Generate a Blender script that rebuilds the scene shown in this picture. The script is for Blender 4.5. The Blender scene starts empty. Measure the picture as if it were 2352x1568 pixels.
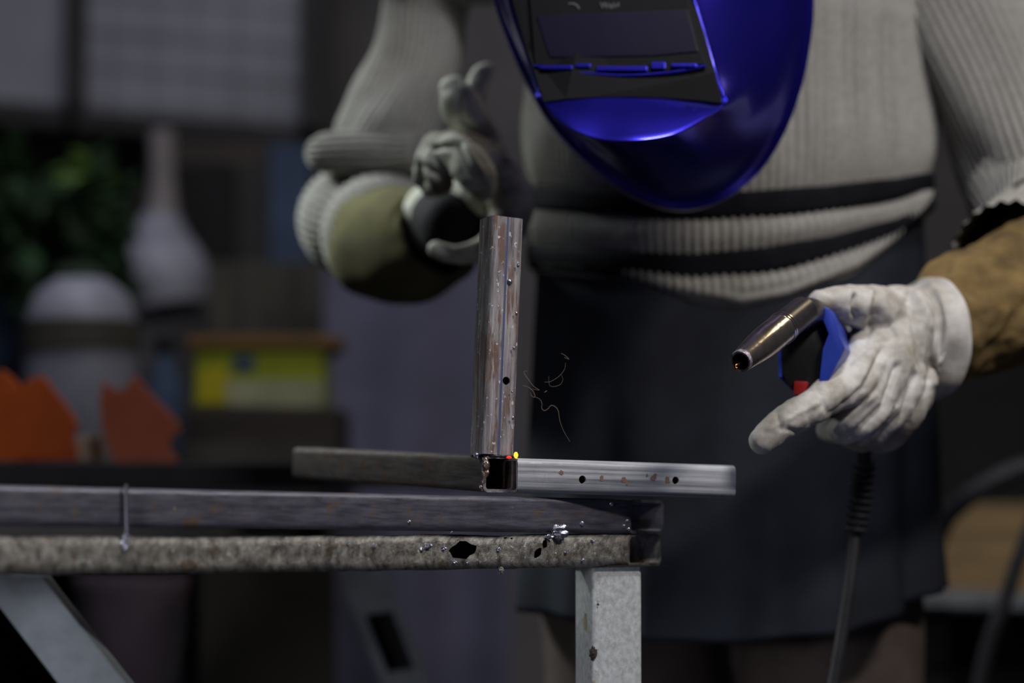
import bpy, bmesh, math, random
import numpy as np
from mathutils import Vector, Matrix, noise
random.seed(7)
PI = math.pi
SC = bpy.context.scene
COL = SC.collection

# ------------------------------------------------------------------ camera
F = 85.0 / 36.0 * 2352.0
HOR = 1135.0
TH = math.atan((HOR - 784.0) / F)
CAMZ = 0.85
cd = bpy.data.cameras.new('camera'); cam = bpy.data.objects.new('camera', cd); COL.objects.link(cam)
cam.location = (0, 0, CAMZ); cam.rotation_euler = (PI / 2 + TH, 0, 0)
cd.lens = 85; cd.sensor_width = 36; cd.clip_start = 0.05; cd.clip_end = 60
cd.dof.use_dof = True; cd.dof.focus_distance = 1.765; cd.dof.aperture_fstop = 2.8; cd.dof.aperture_blades = 0
SC.camera = cam

# ------------------------------------------------------------------ world, lights, exposure
w = bpy.data.worlds.new('world'); SC.world = w; w.use_nodes = True
w.node_tree.nodes['Background'].inputs[0].default_value = (0.55, 0.62, 0.85, 1)
w.node_tree.nodes['Background'].inputs[1].default_value = 0.022
SC.view_settings.view_transform = 'Standard'; SC.view_settings.look = 'None'
SC.view_settings.exposure = 0.0; SC.view_settings.gamma = 1.0; SC.view_settings.use_curve_mapping = False

def area(name, loc, aim, sx, sy, e, col=(1, 1, 1), spread=180):
    l = bpy.data.lights.new(name, 'AREA'); l.shape = 'RECTANGLE'; l.size = sx; l.size_y = sy; l.energy = e; l.color = col
    l.spread = math.radians(spread)
    o = bpy.data.objects.new(name, l); COL.objects.link(o); o.location = loc
    o.rotation_euler = (Vector(aim) - Vector(loc)).to_track_quat('-Z', 'Y').to_euler(); return o
area('ceiling_lamp_right', (1.1, 0.85, 2.2), (0.15, 2.05, 0.95), 0.5, 0.12, 8.0, (1, 0.95, 0.88), 120)
area('wall_lamp_left', (-1.2, 2.85, 2.0), (-0.27, 2.46, 1.18), 0.4, 0.25, 1.35, (0.88, 0.97, 0.93), 34)
area('ceiling_lamp_front', (0.4, 1.15, 2.6), (0.2, 1.9, 1.0), 0.4, 0.15, 4.4, (0.9, 0.93, 1.0), 90)
area('low_fill_left', (-0.8, 0.9, 0.85), (-0.36, 1.6, 0.70), 0.2, 0.2, 0.3, (0.9, 0.93, 1.0), 34)  # added low fill to brighten the brace, not a lamp of the workshop
area('warm_tube_lamp', (1.26, 2.55, 2.4), (0.18, 1.78, 0.93), 0.5, 0.06, 2.2, (1, 0.82, 0.5), 140)
area('ceiling_lamp_back', (-0.6, 2.8, 2.75), (-0.6, 3.8, 0.8), 1.3, 0.4, 8.5, (0.86, 0.88, 1.0), 150)
area('floor_bounce_lamp', (0.35, 1.35, 0.45), (0.25, 2.0, 1.1), 0.35, 0.25, 0.1, (0.45, 0.5, 1.0), 120)

# ------------------------------------------------------------------ helpers
CT, ST = math.cos(TH), math.sin(TH)
def P(px, py, Y):
    u = (px - 1176.0) / F; v = (784.0 - py) / F
    t = Y / (CT - v * ST)
    return Vector((u * t, Y, CAMZ + (ST + v * CT) * t))
def proj(p):
    x, y, z = p[0], p[1], p[2] - CAMZ
    dy = y * CT + z * ST; dz = -y * ST + z * CT
    return 1176 + F * x / dy, 784 - F * dz / dy
def R(rpx, Y): return rpx / F * Y
def srgb(r, g, b):
    f = lambda c: (c / 255 / 12.92) if c / 255 <= 0.04045 else ((c / 255 + 0.055) / 1.055) ** 2.4
    return (f(r), f(g), f(b), 1)

def new_mat(name):
    m = bpy.data.materials.new(name); m.use_nodes = True
    nt = m.node_tree; return m, nt, nt.nodes['Principled BSDF']
def N(nt, kind, **kw):
    n = nt.nodes.new(kind)
    for k, v in kw.items():
        if k in n.inputs: n.inputs[k].default_value = v
        else: setattr(n, k, v)
    return n
def ramp(nt, stops):
    r = nt.nodes.new('ShaderNodeValToRGB'); e = r.color_ramp.elements
    while len(e) < len(stops): e.new(0.5)
    for i, (p, c) in enumerate(stops):
        e[i].position = p; e[i].color = c if len(c) == 4 else (*c, 1)
    return r
def coords(nt, scale, src='Object'):
    tc = nt.nodes.new('ShaderNodeTexCoord'); mp = nt.nodes.new('ShaderNodeMapping')
    mp.inputs['Scale'].default_value = scale
    nt.links.new(tc.outputs[src], mp.inputs['Vector']); return mp.outputs['Vector']

def mat_plain(name, c1, c2=None, rough=0.6, metal=0.0, scale=40, bump=0.0, bscale=None, coat=0.0, sp=0.5, stretch=(1, 1, 1), lo=0.35, hi=0.65):
    m, nt, b = new_mat(name)
    b.inputs['Roughness'].default_value = rough; b.inputs['Metallic'].default_value = metal
    b.inputs['Coat Weight'].default_value = coat; b.inputs['Coat Roughness'].default_value = 0.12
    b.inputs['Specular IOR Level'].default_value = sp
    v = coords(nt, stretch)
    if c2 is None: c2 = tuple(min(1, c * 0.75) for c in c1[:3]) + (1,)
    n = N(nt, 'ShaderNodeTexNoise', Scale=scale, Detail=6.0, Roughness=0.6); nt.links.new(v, n.inputs['Vector'])
    r = ramp(nt, [(lo, c1), (hi, c2)]); nt.links.new(n.outputs['Fac'], r.inputs[0])
    nt.links.new(r.outputs[0], b.inputs['Base Color'])
    if bump:
        n2 = N(nt, 'ShaderNodeTexNoise', Scale=bscale or scale * 3, Detail=5.0); nt.links.new(v, n2.inputs['Vector'])
        bp = N(nt, 'ShaderNodeBump', Strength=1.0, Distance=bump); nt.links.new(n2.outputs['Fac'], bp.inputs['Height'])
        nt.links.new(bp.outputs[0], b.inputs['Normal'])
    return m

def mat_steel(name, base, rust, darkc, rust_amt=0.5, rough=0.38, metal=0.75, streak=6.0, bump=0.0004, speck=None, speck_t=0.66, seam=None, fine=1.0, rstreak=0):
    """bare tube steel; UV is in metres: u runs round the section, v along the length"""
    m, nt, b = new_mat(name); L = nt.links
    uv = coords(nt, (1, 1, 1), 'UV'); ob = coords(nt, (1, 1, 1), 'Object')
    uvs = coords(nt, (260 * fine, 260 / streak * fine, 1), 'UV')
    n1 = N(nt, 'ShaderNodeTexNoise', Scale=1.0, Detail=8.0, Roughness=0.65); L.new(uvs, n1.inputs['Vector'])
    r1 = ramp(nt, [(0.33, darkc), (0.62, base)]); L.new(n1.outputs['Fac'], r1.inputs[0])
    n2 = N(nt, 'ShaderNodeTexNoise', Scale=55.0, Detail=9.0, Roughness=0.7)
    if rstreak: n2.inputs['Scale'].default_value = 1.0; L.new(coords(nt, (190, 190 / rstreak, 1), 'UV'), n2.inputs['Vector'])
    else: L.new(ob, n2.inputs['Vector'])
    r2 = ramp(nt, [(rust_amt, (0, 0, 0)), (rust_amt + 0.09, (1, 1, 1))]); L.new(n2.outputs['Fac'], r2.inputs[0])
    mx = N(nt, 'ShaderNodeMix', data_type='RGBA'); L.new(r2.outputs[0], mx.inputs[0]); L.new(r1.outputs[0], mx.inputs[6]); mx.inputs[7].default_value = rust
    out = mx.outputs[2]
    if speck:
        n3 = N(nt, 'ShaderNodeTexNoise', Scale=210.0, Detail=3.0, Roughness=0.6); L.new(ob, n3.inputs['Vector'])
        r3 = ramp(nt, [(speck_t, (0, 0, 0)), (speck_t + 0.04, (1, 1, 1))]); L.new(n3.outputs['Fac'], r3.inputs[0])
        m2 = N(nt, 'ShaderNodeMix', data_type='RGBA'); L.new(r3.outputs[0], m2.inputs[0]); L.new(out, m2.inputs[6]); m2.inputs[7].default_value = speck
        out = m2.outputs[2]
    if seam:
        # mill seam: narrow line at u = seam, bluish reflection painted into its colour
        sx = N(nt, 'ShaderNodeSeparateXYZ'); L.new(uv, sx.inputs[0])
        a = N(nt, 'ShaderNodeMath', operation='SUBTRACT'); L.new(sx.outputs[0], a.inputs[0]); a.inputs[1].default_value = seam[0]
        c = N(nt, 'ShaderNodeMath', operation='ABSOLUTE'); L.new(a.outputs[0], c.inputs[0])
        d = N(nt, 'ShaderNodeMath', operation='LESS_THAN'); L.new(c.outputs[0], d.inputs[0]); d.inputs[1].default_value = seam[1]
        m3 = N(nt, 'ShaderNodeMix', data_type='RGBA'); L.new(d.outputs[0], m3.inputs[0]); L.new(out, m3.inputs[6]); m3.inputs[7].default_value = seam[2]
        out = m3.outputs[2]
    L.new(out, b.inputs['Base Color'])
    b.inputs['Metallic'].default_value = metal
    rr = N(nt, 'ShaderNodeMapRange'); L.new(n2.outputs['Fac'], rr.inputs[0])
    rr.inputs[1].default_value = 0.3; rr.inputs[2].default_value = 0.7; rr.inputs[3].default_value = rough; rr.inputs[4].default_value = min(1, rough + 0.3)
    L.new(rr.outputs[0], b.inputs['Roughness'])
    ad = N(nt, 'ShaderNodeMath', operation='ADD'); L.new(n1.outputs['Fac'], ad.inputs[0]); L.new(n2.outputs['Fac'], ad.inputs[1])
    bp = N(nt, 'ShaderNodeBump', Strength=1.0, Distance=bump); L.new(ad.outputs[0], bp.inputs['Height']); L.new(bp.outputs[0], b.inputs['Normal'])
    return m

def mat_glow(name, c, s):
    m, nt, b = new_mat(name); b.inputs['Base Color'].default_value = (0.1, 0.02, 0.01, 1)
    b.inputs['Emission Color'].default_value = c; b.inputs['Emission Strength'].default_value = s; return m

ORG = {}
def empty(name, loc, label=None, cat=None, group=None, kind=None):
    o = bpy.data.objects.new(name, None); COL.objects.link(o); o.location = loc; o.empty_display_size = 0.05
    ORG[o.name] = Vector(loc); tag(o, label, cat, group, kind); return o
def tag(o, label=None, cat=None, group=None, kind=None):
    if label: o['label'] = label
    if cat: o['category'] = cat
    if group: o['group'] = group
    if kind: o['kind'] = kind
    return o

class G:
    """a growing bag of vertices, faces and uvs that becomes ONE mesh"""
    def __init__(s): s.v = []; s.f = []; s.uv = {}
    def add(s, vs, fs, uvs=None):
        o = len(s.v); s.v += [Vector(p) for p in vs]
        for k, f in enumerate(fs):
            s.f.append(tuple(i + o for i in f))
            if uvs: s.uv[len(s.f) - 1] = uvs[k]
        return s
    def grid(s, rows, cu=False, cv=False, cap0=False, cap1=False):
        n = len(rows); m = len(rows[0]); vs = [p for r in rows for p in r]; fs = []
        for i in range(n if cv else n - 1):
            for j in range(m if cu else m - 1):
                i2 = (i + 1) % n; j2 = (j + 1) % m
                fs.append((i * m + j, i * m + j2, i2 * m + j2, i2 * m + j))
        if cap0: fs.append(tuple(range(m - 1, -1, -1)))
        if cap1: fs.append(tuple((n - 1) * m + j for j in range(m)))
        return s.add(vs, fs)
    def box(s, c, d, rot=None):
        c = Vector(c); hx, hy, hz = d[0] / 2, d[1] / 2, d[2] / 2
        vs = [Vector((x, y, z)) for x in (-hx, hx) for y in (-hy, hy) for z in (-hz, hz)]
        if rot is not None: vs = [rot @ p for p in vs]
        return s.add([c + p for p in vs], [(0, 1, 3, 2), (4, 6, 7, 5), (0, 4, 5, 1), (2, 3, 7, 6), (0, 2, 6, 4), (1, 5, 7, 3)])
    def prism(s, pts, off):
        n = len(pts); off = Vector(off); a = [Vector(p) for p in pts]
        s.add(a + [p + off for p in a], [tuple(range(n))[::-1], tuple(range(n, 2 * n))] + [(i, (i + 1) % n, (i + 1) % n + n, i + n) for i in range(n)])
        return s
    def tube(s, pts, rad, seg=24, caps=True, ribs=0, amp=0.0, sq=None, phase=0, bumpf=None, sub=1, round_ends=False):
        pts = [Vector(p) for p in pts]; rad = list(rad) if hasattr(rad, '__len__') else [rad] * len(pts)
        if sub > 1: pts, rad = resample(pts, rad, sub)
        n = len(pts); rows = []
        t0 = (pts[1] - pts[0]).normalized()
        ref = Vector((0, 0, 1)) if abs(t0.z) < 0.9 else Vector((0, -1, 0))
        a = (ref - t0 * ref.dot(t0)).normalized()
        for i in range(n):
            t = (pts[min(i + 1, n - 1)] - pts[max(i - 1, 0)]).normalized()
            a = (a - t * a.dot(t)).normalized(); b = t.cross(a)
            row = []
            for j in range(seg):
                ph = 2 * PI * j / seg + phase; r = rad[i]
                if ribs: r += amp * math.cos(ribs * ph)
                ca, sa = math.cos(ph), math.sin(ph)
                kx, ky = (sq or (1, 1))
                p = pts[i] + a * (ca * r * kx) + b * (sa * r * ky)
                if bumpf: p += (a * ca + b * sa) * bumpf(i / (n - 1), ph)
                row.append(p)
            rows.append(row)
        s.grid(rows, cu=True, cap0=caps, cap1=caps); return s
    def sphere(s, c, r, seg=12, rings=8, sc=(1, 1, 1)):
        c = Vector(c); rows = []
        for i in range(1, rings):
            th = PI * i / rings
            rows.append([c + Vector((math.sin(th) * math.cos(2 * PI * j / seg) * r * sc[0], math.sin(th) * math.sin(2 * PI * j / seg) * r * sc[1], math.cos(th) * r * sc[2])) for j in range(seg)])
        return s.grid(rows, cu=True, cap0=True, cap1=True)
    def capsule(s, pts, rad, seg=18, sub=5, sc=1.0):
        """tapered tube with round ends, for remeshing"""
        s.tube(pts, rad, seg, True, sub=sub)
        for p, r in zip(pts, rad): s.sphere(p, r * 0.995, seg, 10)
        return s
    def lathe(s, c, prof, seg=32, axis=None, caps=True):
        c = Vector(c); ax = Vector(axis or (0, 0, 1)).normalized()
        ref = Vector((1, 0, 0)) if abs(ax.x) < 0.9 else Vector((0, 1, 0))
        a = (ref - ax * ref.dot(ax)).normalized(); b = ax.cross(a)
        rows = [[c + ax * h + (a * math.cos(2 * PI * j / seg) + b * math.sin(2 * PI * j / seg)) * r for j in range(seg)] for r, h in prof]
        return s.grid(rows, cu=True, cap0=caps, cap1=caps)
    def build(s, name, mat, parent=None, smooth=True, origin=None, angle=40, bevel=0.0):
        me = bpy.data.meshes.new(name)
        if parent is not None: org = ORG[parent.name]
        elif origin is not None: org = Vector(origin)
        else:
            xs = [p.x for p in s.v]; ys = [p.y for p in s.v]; zs = [p.z for p in s.v]
            org = Vector(((min(xs) + max(xs)) / 2, (min(ys) + max(ys)) / 2, min(zs)))
        me.from_pydata([tuple(p - org) for p in s.v], [], s.f)
        if s.uv:
            ul = me.uv_layers.new(name='UVMap')
            for k, poly in enumerate(me.polygons):
                if k in s.uv:
                    for li, q in zip(poly.loop_indices, s.uv[k]): ul.data[li].uv = q
        bm = bmesh.new(); bm.from_mesh(me); bmesh.ops.recalc_face_normals(bm, faces=bm.faces)
        if bevel > 0:
            es = [e for e in bm.edges if len(e.link_faces) == 2 and e.calc_face_angle(0) > 0.5]
            bmesh.ops.bevel(bm, geom=es, offset=bevel, segments=2, profile=0.6, affect='EDGES', clamp_overlap=True)
        bm.to_mesh(me); bm.free()
        if smooth:
            me.shade_smooth(); me.set_sharp_from_angle(angle=math.radians(angle))
        me.materials.append(mat)
        o = bpy.data.objects.new(name, me); COL.objects.link(o)
        ORG[o.name] = org
        if parent is not None: o.parent = parent
        else: o.location = org
        return o

def resample(pts, rad, sub):
    op, orr = [], []; n = len(pts)
    for i in range(n - 1):
        p0 = pts[max(i - 1, 0)]; p1 = pts[i]; p2 = pts[i + 1]; p3 = pts[min(i + 2, n - 1)]
        r0 = rad[max(i - 1, 0)]; r1 = rad[i]; r2 = rad[i + 1]; r3 = rad[min(i + 2, n - 1)]
        for k in range(sub):
            t = k / sub
            cr = lambda a, b, c, d: 0.5 * ((2 * b) + (c - a) * t + (2 * a - 5 * b + 4 * c - d) * t * t + (3 * b - a - 3 * c + d) * t ** 3)
            op.append(Vector([cr(p0[q], p1[q], p2[q], p3[q]) for q in range(3)])); orr.append(cr(r0, r1, r2, r3))
    op.append(pts[-1].copy()); orr.append(rad[-1]); return op, orr
def curve2(pts, n, closed=True):
    """closed Catmull-Rom through 2-D or 3-D points, n samples spread evenly by key index"""
    m = len(pts); out = []; tot = m if closed else m - 1
    for k in range(n):
        s = k / n * tot if closed else k / (n - 1) * tot
        i = min(int(s), tot - 1); t = s - i
        g = lambda q: pts[q % m] if closed else pts[max(0, min(m - 1, q))]
        a, b, c, d = g(i - 1), g(i), g(i + 1), g(i + 2)
        out.append(tuple(0.5 * ((2 * b[q]) + (c[q] - a[q]) * t + (2 * a[q] - 5 * b[q] + 4 * c[q] - d[q]) * t * t + (3 * b[q] - a[q] - 3 * c[q] + d[q]) * t ** 3) for q in range(len(b))))
    return out
def lerpk(x, keys):
    if x <= keys[0][0]: return keys[0][1]
    for (a, b), (c, d) in zip(keys, keys[1:]):
        if x <= c:
            t = (x - a) / (c - a); t = t * t * (3 - 2 * t) if False else t
            return b + (d - b) * t
    return keys[-1][1]
def bake(o):
    dg = bpy.context.evaluated_depsgraph_get()
    me = bpy.data.meshes.new_from_object(o.evaluated_get(dg)); mats = list(o.data.materials)
    o.modifiers.clear(); o.data = me
    if not me.materials:
        for m in mats: me.materials.append(m)
    return o
def remesh(o, vox, smooth=6, fac=0.5):
    m = o.modifiers.new('r', 'REMESH'); m.mode = 'VOXEL'; m.voxel_size = vox; m.use_smooth_shade = True
    if smooth: s = o.modifiers.new('s', 'SMOOTH'); s.iterations = smooth; s.factor = fac
    bake(o); o.data.shade_smooth(); return o
def sculpt(o, strokes, noise_amp=0.0, noise_scale=40, front=True, turb=0.0):
    """strokes: (px path, Y, width px, height m) pushed along the normals where they face the room's front"""
    me = o.data; org = ORG[o.name]; n = len(me.vertices)
    co = np.zeros(n * 3); me.vertices.foreach_get('co', co); co = co.reshape(-1, 3)
    no = np.zeros(n * 3); me.vertices.foreach_get('normal', no); no = no.reshape(-1, 3)
    W = co + np.array(org)
    disp = np.zeros(n)
    for path, Y, wd, h in strokes:
        q = np.array([list(P(a, b, Y)) for a, b in path])[:, [0, 2]]; wm = R(wd, Y)
        best = np.full(n, 1e9)
        sc = W[:, [0, 2]].copy()
        sc[:, 0] = sc[:, 0] * Y / W[:, 1]; sc[:, 1] = CAMZ + (sc[:, 1] - CAMZ) * Y / W[:, 1]
        for a, b in zip(q[:-1], q[1:]):
            d = b - a; t = np.clip(((sc - a) @ d) / max(d @ d, 1e-12), 0, 1)
            best = np.minimum(best, np.linalg.norm(sc - (a + t[:, None] * d), axis=1))
        k = h * np.exp(-(best / wm) ** 2)
        if front: k = k * np.clip(-no[:, 1] * 1.5, 0, 1)
        disp += k
    if noise_amp:
        disp += np.array([noise.fractal(Vector(p * noise_scale), 0.9, 2.0, 4) for p in W]) * noise_amp
    co = co + no * disp[:, None]
    me.vertices.foreach_set('co', co.ravel()); me.update()

def cut(o, cutters):
    for c in cutters:
        m = o.modifiers.new('b', 'BOOLEAN'); m.operation = 'DIFFERENCE'; m.solver = 'EXACT'; m.object = c
    bake(o)
    for c in cutters: bpy.data.objects.remove(c, do_unlink=True)
    o.data.shade_smooth(); o.data.set_sharp_from_angle(angle=math.radians(35))
    return o

def sqtube(g, p0, p1, up, w, h, wall=0.0018, rad=0.004, mit0=0.0, mit1=0.0, nl=2, fn=None, inner=True):
    """hollow rectangular tube; centre line p0-p1, w across (side), h along up"""
    p0 = Vector(p0); p1 = Vector(p1); d = (p1 - p0); L = d.length; d.normalize()
    up = Vector(up); up = (up - d * up.dot(d)).normalized(); s = d.cross(up)
    def ring(W, H, r, per):
        pts = []
        for cx, cy, a0 in ((1, 1, 0), (-1, 1, 90), (-1, -1, 180), (1, -1, 270)):
            for k in range(6):
                a = math.radians(a0 + k * 18)
                pts.append((cx * (W / 2 - r) + r * math.cos(a), cy * (H / 2 - r) + r * math.sin(a)))
        # split the long flats
        out = []
        for i, p in enumerate(pts):
            q = pts[(i + 1) % len(pts)]; out.append(p)
            if abs(p[0] - q[0]) + abs(p[1] - q[1]) > 0.25 * W:
                for k in range(1, per): out.append((p[0] + (q[0] - p[0]) * k / per, p[1] + (q[1] - p[1]) * k / per))
        return out
    per = 5 if fn else 2
    ro = ring(w, h, rad, per); ri = ring(w - 2 * wall, h - 2 * wall, max(rad - wall, 0.0008), per); m = len(ro)
    acc = [0]
    for i in range(m): q = ro[(i + 1) % m]; acc.append(acc[-1] + math.hypot(ro[i][0] - q[0], ro[i][1] - q[1]))
    def pos(a, b, t, isin):
        off = (-a * mit0) * (1 - t) + (-a * mit1) * t
        p = p0 + d * (L * t + off) + s * a + up * b
        if fn: p = p + fn(t, a, b, s, up, d)
        return p
    base = len(g.v)
    for i in range(nl + 1): g.v += [pos(a, b, i / nl, False) for a, b in ro]
    def quad(i0, i1, i2, i3, uv): g.f.append((i0, i1, i2, i3)); g.uv[len(g.f) - 1] = uv
    for i in range(nl):
        for j in range(m):
            j2 = (j + 1) % m; v0 = L * i / nl; v1 = L * (i + 1) / nl
            quad(base + i * m + j, base + i * m + j2, base + (i + 1) * m + j2, base + (i + 1) * m + j, [(acc[j], v0), (acc[j + 1], v0), (acc[j + 1], v1), (acc[j], v1)])
    b2 = len(g.v)
    for i in range(nl + 1): g.v += [pos(a, b, i / nl, True) for a, b in ri]
    for i in range(nl):
        for j in range(m):
            j2 = (j + 1) % m; v0 = L * i / nl; v1 = L * (i + 1) / nl
            quad(b2 + i * m + j2, b2 + i * m + j, b2 + (i + 1) * m + j, b2 + (i + 1) * m + j2, [(acc[j + 1], v0), (acc[j], v0), (acc[j], v1), (acc[j + 1], v1)])
    for i, fl in ((0, 1), (nl, 0)):
        for j in range(m):
            j2 = (j + 1) % m; q = (base + i * m + j, base + i * m + j2, b2 + i * m + j2, b2 + i * m + j)
            quad(*(q[::-1] if fl else q), [(acc[j], 0)] * 4)
    return g

# ------------------------------------------------------------------ materials
M = {}
M['wall'] = mat_plain('dark_plaster', srgb(118, 113, 112), srgb(100, 97, 97), 0.9, scale=4, bump=0.002, bscale=30)
M['wall_dark'] = mat_plain('sooty_wall', srgb(40, 38, 38), srgb(30, 29, 30), 0.9, scale=4)
M['floor'] = mat_plain('concrete', srgb(60, 58, 56), srgb(42, 41, 40), 0.85, scale=6, bump=0.002)
M['pane'] = mat_plain('dusty_glass', srgb(148, 148, 158), srgb(128, 128, 136), 0.45, scale=3)
M['black'] = mat_plain('black_plastic', srgb(26, 26, 28), srgb(18, 18, 20), 0.45, scale=60)
M['blackmatt'] = mat_plain('black_matt', srgb(20, 20, 21), srgb(12, 12, 13), 0.85, scale=20)
M['dkframe'] = mat_plain('dark_frame', srgb(42, 40, 40), srgb(30, 29, 29), 0.7, scale=10)
M['dkwood'] = mat_plain('dark_brown_wood', srgb(62, 50, 42), srgb(40, 33, 29), 0.7, scale=12, stretch=(1, 6, 6))
M['steel_v'] = mat_steel('rusty_bright_steel', srgb(176, 170, 172), srgb(116, 92, 82), srgb(88, 80, 86), 0.50, 0.36, 0.30, 16, 0.0007, srgb(205, 205, 215), 0.64, seam=(0.0405, 0.0009, srgb(84, 92, 128)), rstreak=9)
M['steel_h'] = mat_steel('bright_steel', srgb(196, 197, 204), srgb(140, 106, 86), srgb(104, 106, 114), 0.66, 0.34, 0.28, 60, 0.0003)  # lengthwise streaks: rolling bands, with reflection streaks put into the colour
M['rimsteel'] = mat_plain('cut_rim_steel', srgb(190, 184, 190), srgb(140, 132, 136), 0.4, 0.5, scale=200, bump=.0004)
M['steel_b'] = mat_steel('dull_brown_steel', srgb(100, 93, 90), srgb(92, 72, 60), srgb(62, 58, 57), 0.52, 0.5, 0.4, 10, 0.0003)
M['steel_top'] = mat_steel('blued_dirty_steel', srgb(108, 106, 118), srgb(108, 88, 68), srgb(68, 68, 80), 0.58, 0.27, 0.45, 10, 0.0003, srgb(170, 160, 140), 0.72)
M['steel_low'] = mat_steel('burnt_steel', srgb(158, 154, 146), srgb(96, 78, 62), srgb(64, 60, 58), 0.57, 0.28, 0.5, 0.6, 0.0015, srgb(196, 192, 184), 0.66, fine=0.35)
M['galv'] = mat_steel('galvanised_steel', srgb(206, 208, 208), srgb(160, 153, 130), srgb(166, 168, 168), 0.60, 0.55, 0.25, 1.5, 0.0003)
M['bead'] = mat_plain('weld_metal', srgb(190, 190, 200), srgb(120, 120, 135), 0.22, 0.85, scale=300, bump=0.0004)
M['slag'] = mat_plain('tempered_slag', srgb(200, 190, 180), srgb(120, 90, 80), 0.25, 0.7, scale=160, bump=0.0006)
M['greypaint'] = mat_plain('grey_paint', srgb(122, 127, 133), srgb(102, 106, 112), 0.55, 0.1, scale=30, bump=0.0002)
M['hot_y'] = mat_glow('glowing_orange', (1, 0.42, 0.02, 1), 2.2)
M['hot_r'] = mat_glow('glowing_red', (1, 0.02, 0.01, 1), 1.2)
M['shell'] = mat_plain('blue_gloss_shell', (0.03, 0.022, 0.50, 1), (0.026, 0.019, 0.45, 1), 0.26, 0.9, scale=3, coat=0.4, sp=0.5)
M['helm_black'] = mat_plain('helmet_black', srgb(11, 11, 14), srgb(8, 8, 10), 0.55, scale=40, sp=0.1)
M['lens'] = mat_plain('dark_lens', (0.005, 0.003, 0.014, 1), (0.008, 0.006, 0.022, 1), 0.25, scale=8, bump=0.0006, bscale=10, sp=0.3)
M['print'] = mat_plain('grey_print', srgb(110, 108, 112), srgb(96, 94, 98), 0.6)
M['knit'] = mat_plain('cream_knit', srgb(158, 154, 150), srgb(139, 137, 131), 0.95, scale=180, bump=0.0012, bscale=380, sp=0.15)
M['apron'] = mat_plain('black_canvas', srgb(37, 40, 49), srgb(27, 29, 37), 0.8, scale=14, bump=0.0005, bscale=300, sp=0.2)
M['strap'] = mat_plain('black_webbing', srgb(22, 22, 27), srgb(16, 16, 20), 0.9, scale=60, bump=0.0004, sp=0.1)
M['trousers'] = mat_plain('brown_grey_cloth', srgb(92, 80, 76), srgb(76, 67, 64), 0.9, scale=20, sp=0.1)
M['glove'] = mat_plain('white_goat_leather', srgb(200, 196, 192), srgb(136, 126, 112), 0.62, scale=22, bump=0.0006, bscale=90, lo=0.40, hi=0.66, sp=0.3)
M['glove_d'] = mat_plain('dirty_leather', srgb(198, 198, 184), srgb(104, 92, 80), 0.65, scale=15, bump=0.0012, bscale=60, lo=0.50, hi=0.68, sp=0.3)
M['gaunt'] = mat_plain('brown_suede', srgb(128, 106, 68), srgb(88, 72, 48), 0.9, scale=24, bump=0.0008, bscale=140, sp=0.1)
M['gaunt_l'] = mat_plain('olive_suede', srgb(108, 104, 72), srgb(84, 80, 62), 0.9, scale=18, sp=0.1)
M['dkhollow'] = mat_plain('dark_hollow', srgb(34, 30, 36), srgb(24, 22, 28), 0.8, scale=30, sp=0.2)
M['skin'] = mat_plain('skin', srgb(190, 140, 115), srgb(175, 125, 100), 0.55)
M['hair'] = mat_plain('dark_hair', srgb(40, 30, 25), srgb(25, 20, 18), 0.7)
M['boot'] = mat_plain('boot_leather', srgb(40, 34, 30), srgb(25, 22, 20), 0.5)
M['chrome'] = mat_plain('chrome_nozzle', srgb(196, 184, 178), srgb(164, 152, 146), 0.22, 0.95, scale=60, bump=0.0002)
M['sooty'] = mat_plain('sooty_rim', srgb(196, 184, 196), srgb(90, 82, 92), 0.4, 0.5, scale=300, bump=0.0008)
M['neck'] = mat_plain('dark_neck', srgb(70, 64, 66), srgb(50, 46, 50), 0.32, 0.5, scale=60)
M['blue'] = mat_plain('blue_plastic', (0.02, 0.05, 0.42, 1), (0.02, 0.045, 0.34, 1), 0.4, scale=30)
M['red'] = mat_plain('red_plastic', (0.35, 0.01, 0.01, 1), (0.25, 0.01, 0.01, 1), 0.4)
M['copper'] = mat_plain('copper_tip', srgb(60, 50, 52), srgb(38, 34, 38), 0.4, 0.8)
M['rubber'] = mat_plain('cable_rubber', srgb(48, 46, 52), srgb(36, 35, 40), 0.55, sp=0.3)
M['orange'] = mat_plain('orange_paint', srgb(184, 82, 18), srgb(160, 66, 14), 0.55, scale=16, bump=0.0003)
M['orange2'] = mat_plain('faded_orange_paint', srgb(172, 92, 64), srgb(154, 74, 46), 0.6, scale=14)
M['green'] = mat_plain('leaf_green', srgb(28, 62, 26), srgb(16, 34, 16), 0.6, scale=30)
M['leaf2'] = mat_plain('leaf_yellowgreen', srgb(84, 112, 40), srgb(54, 80, 30), 0.6, scale=30)
M['palegrey'] = mat_plain('pale_grey_paint', srgb(150, 150, 162), srgb(130, 130, 142), 0.5, scale=12)
M['palewarm'] = mat_plain('pale_warm_grey', srgb(140, 132, 132), srgb(116, 110, 110), 0.7, scale=9)
M['bluecloth'] = mat_plain('blue_cloth', srgb(70, 86, 112), srgb(52, 64, 86), 0.9, scale=9)
M['yellow'] = mat_plain('yellow_card', srgb(196, 180, 12), srgb(176, 164, 10), 0.6, scale=10)
M['lime'] = mat_plain('lime_card', srgb(160, 170, 30), srgb(140, 150, 24), 0.6, scale=10)
M['label'] = mat_plain('cream_label', srgb(180, 178, 140), srgb(150, 150, 116), 0.7, scale=16)
M['card'] = mat_plain('brown_card', srgb(116, 84, 40), srgb(92, 68, 34), 0.8, scale=12)
M['mauve'] = mat_plain('mauve_cloth', srgb(106, 105, 126), srgb(88, 88, 106), 0.9, scale=5, sp=0.1)
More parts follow.
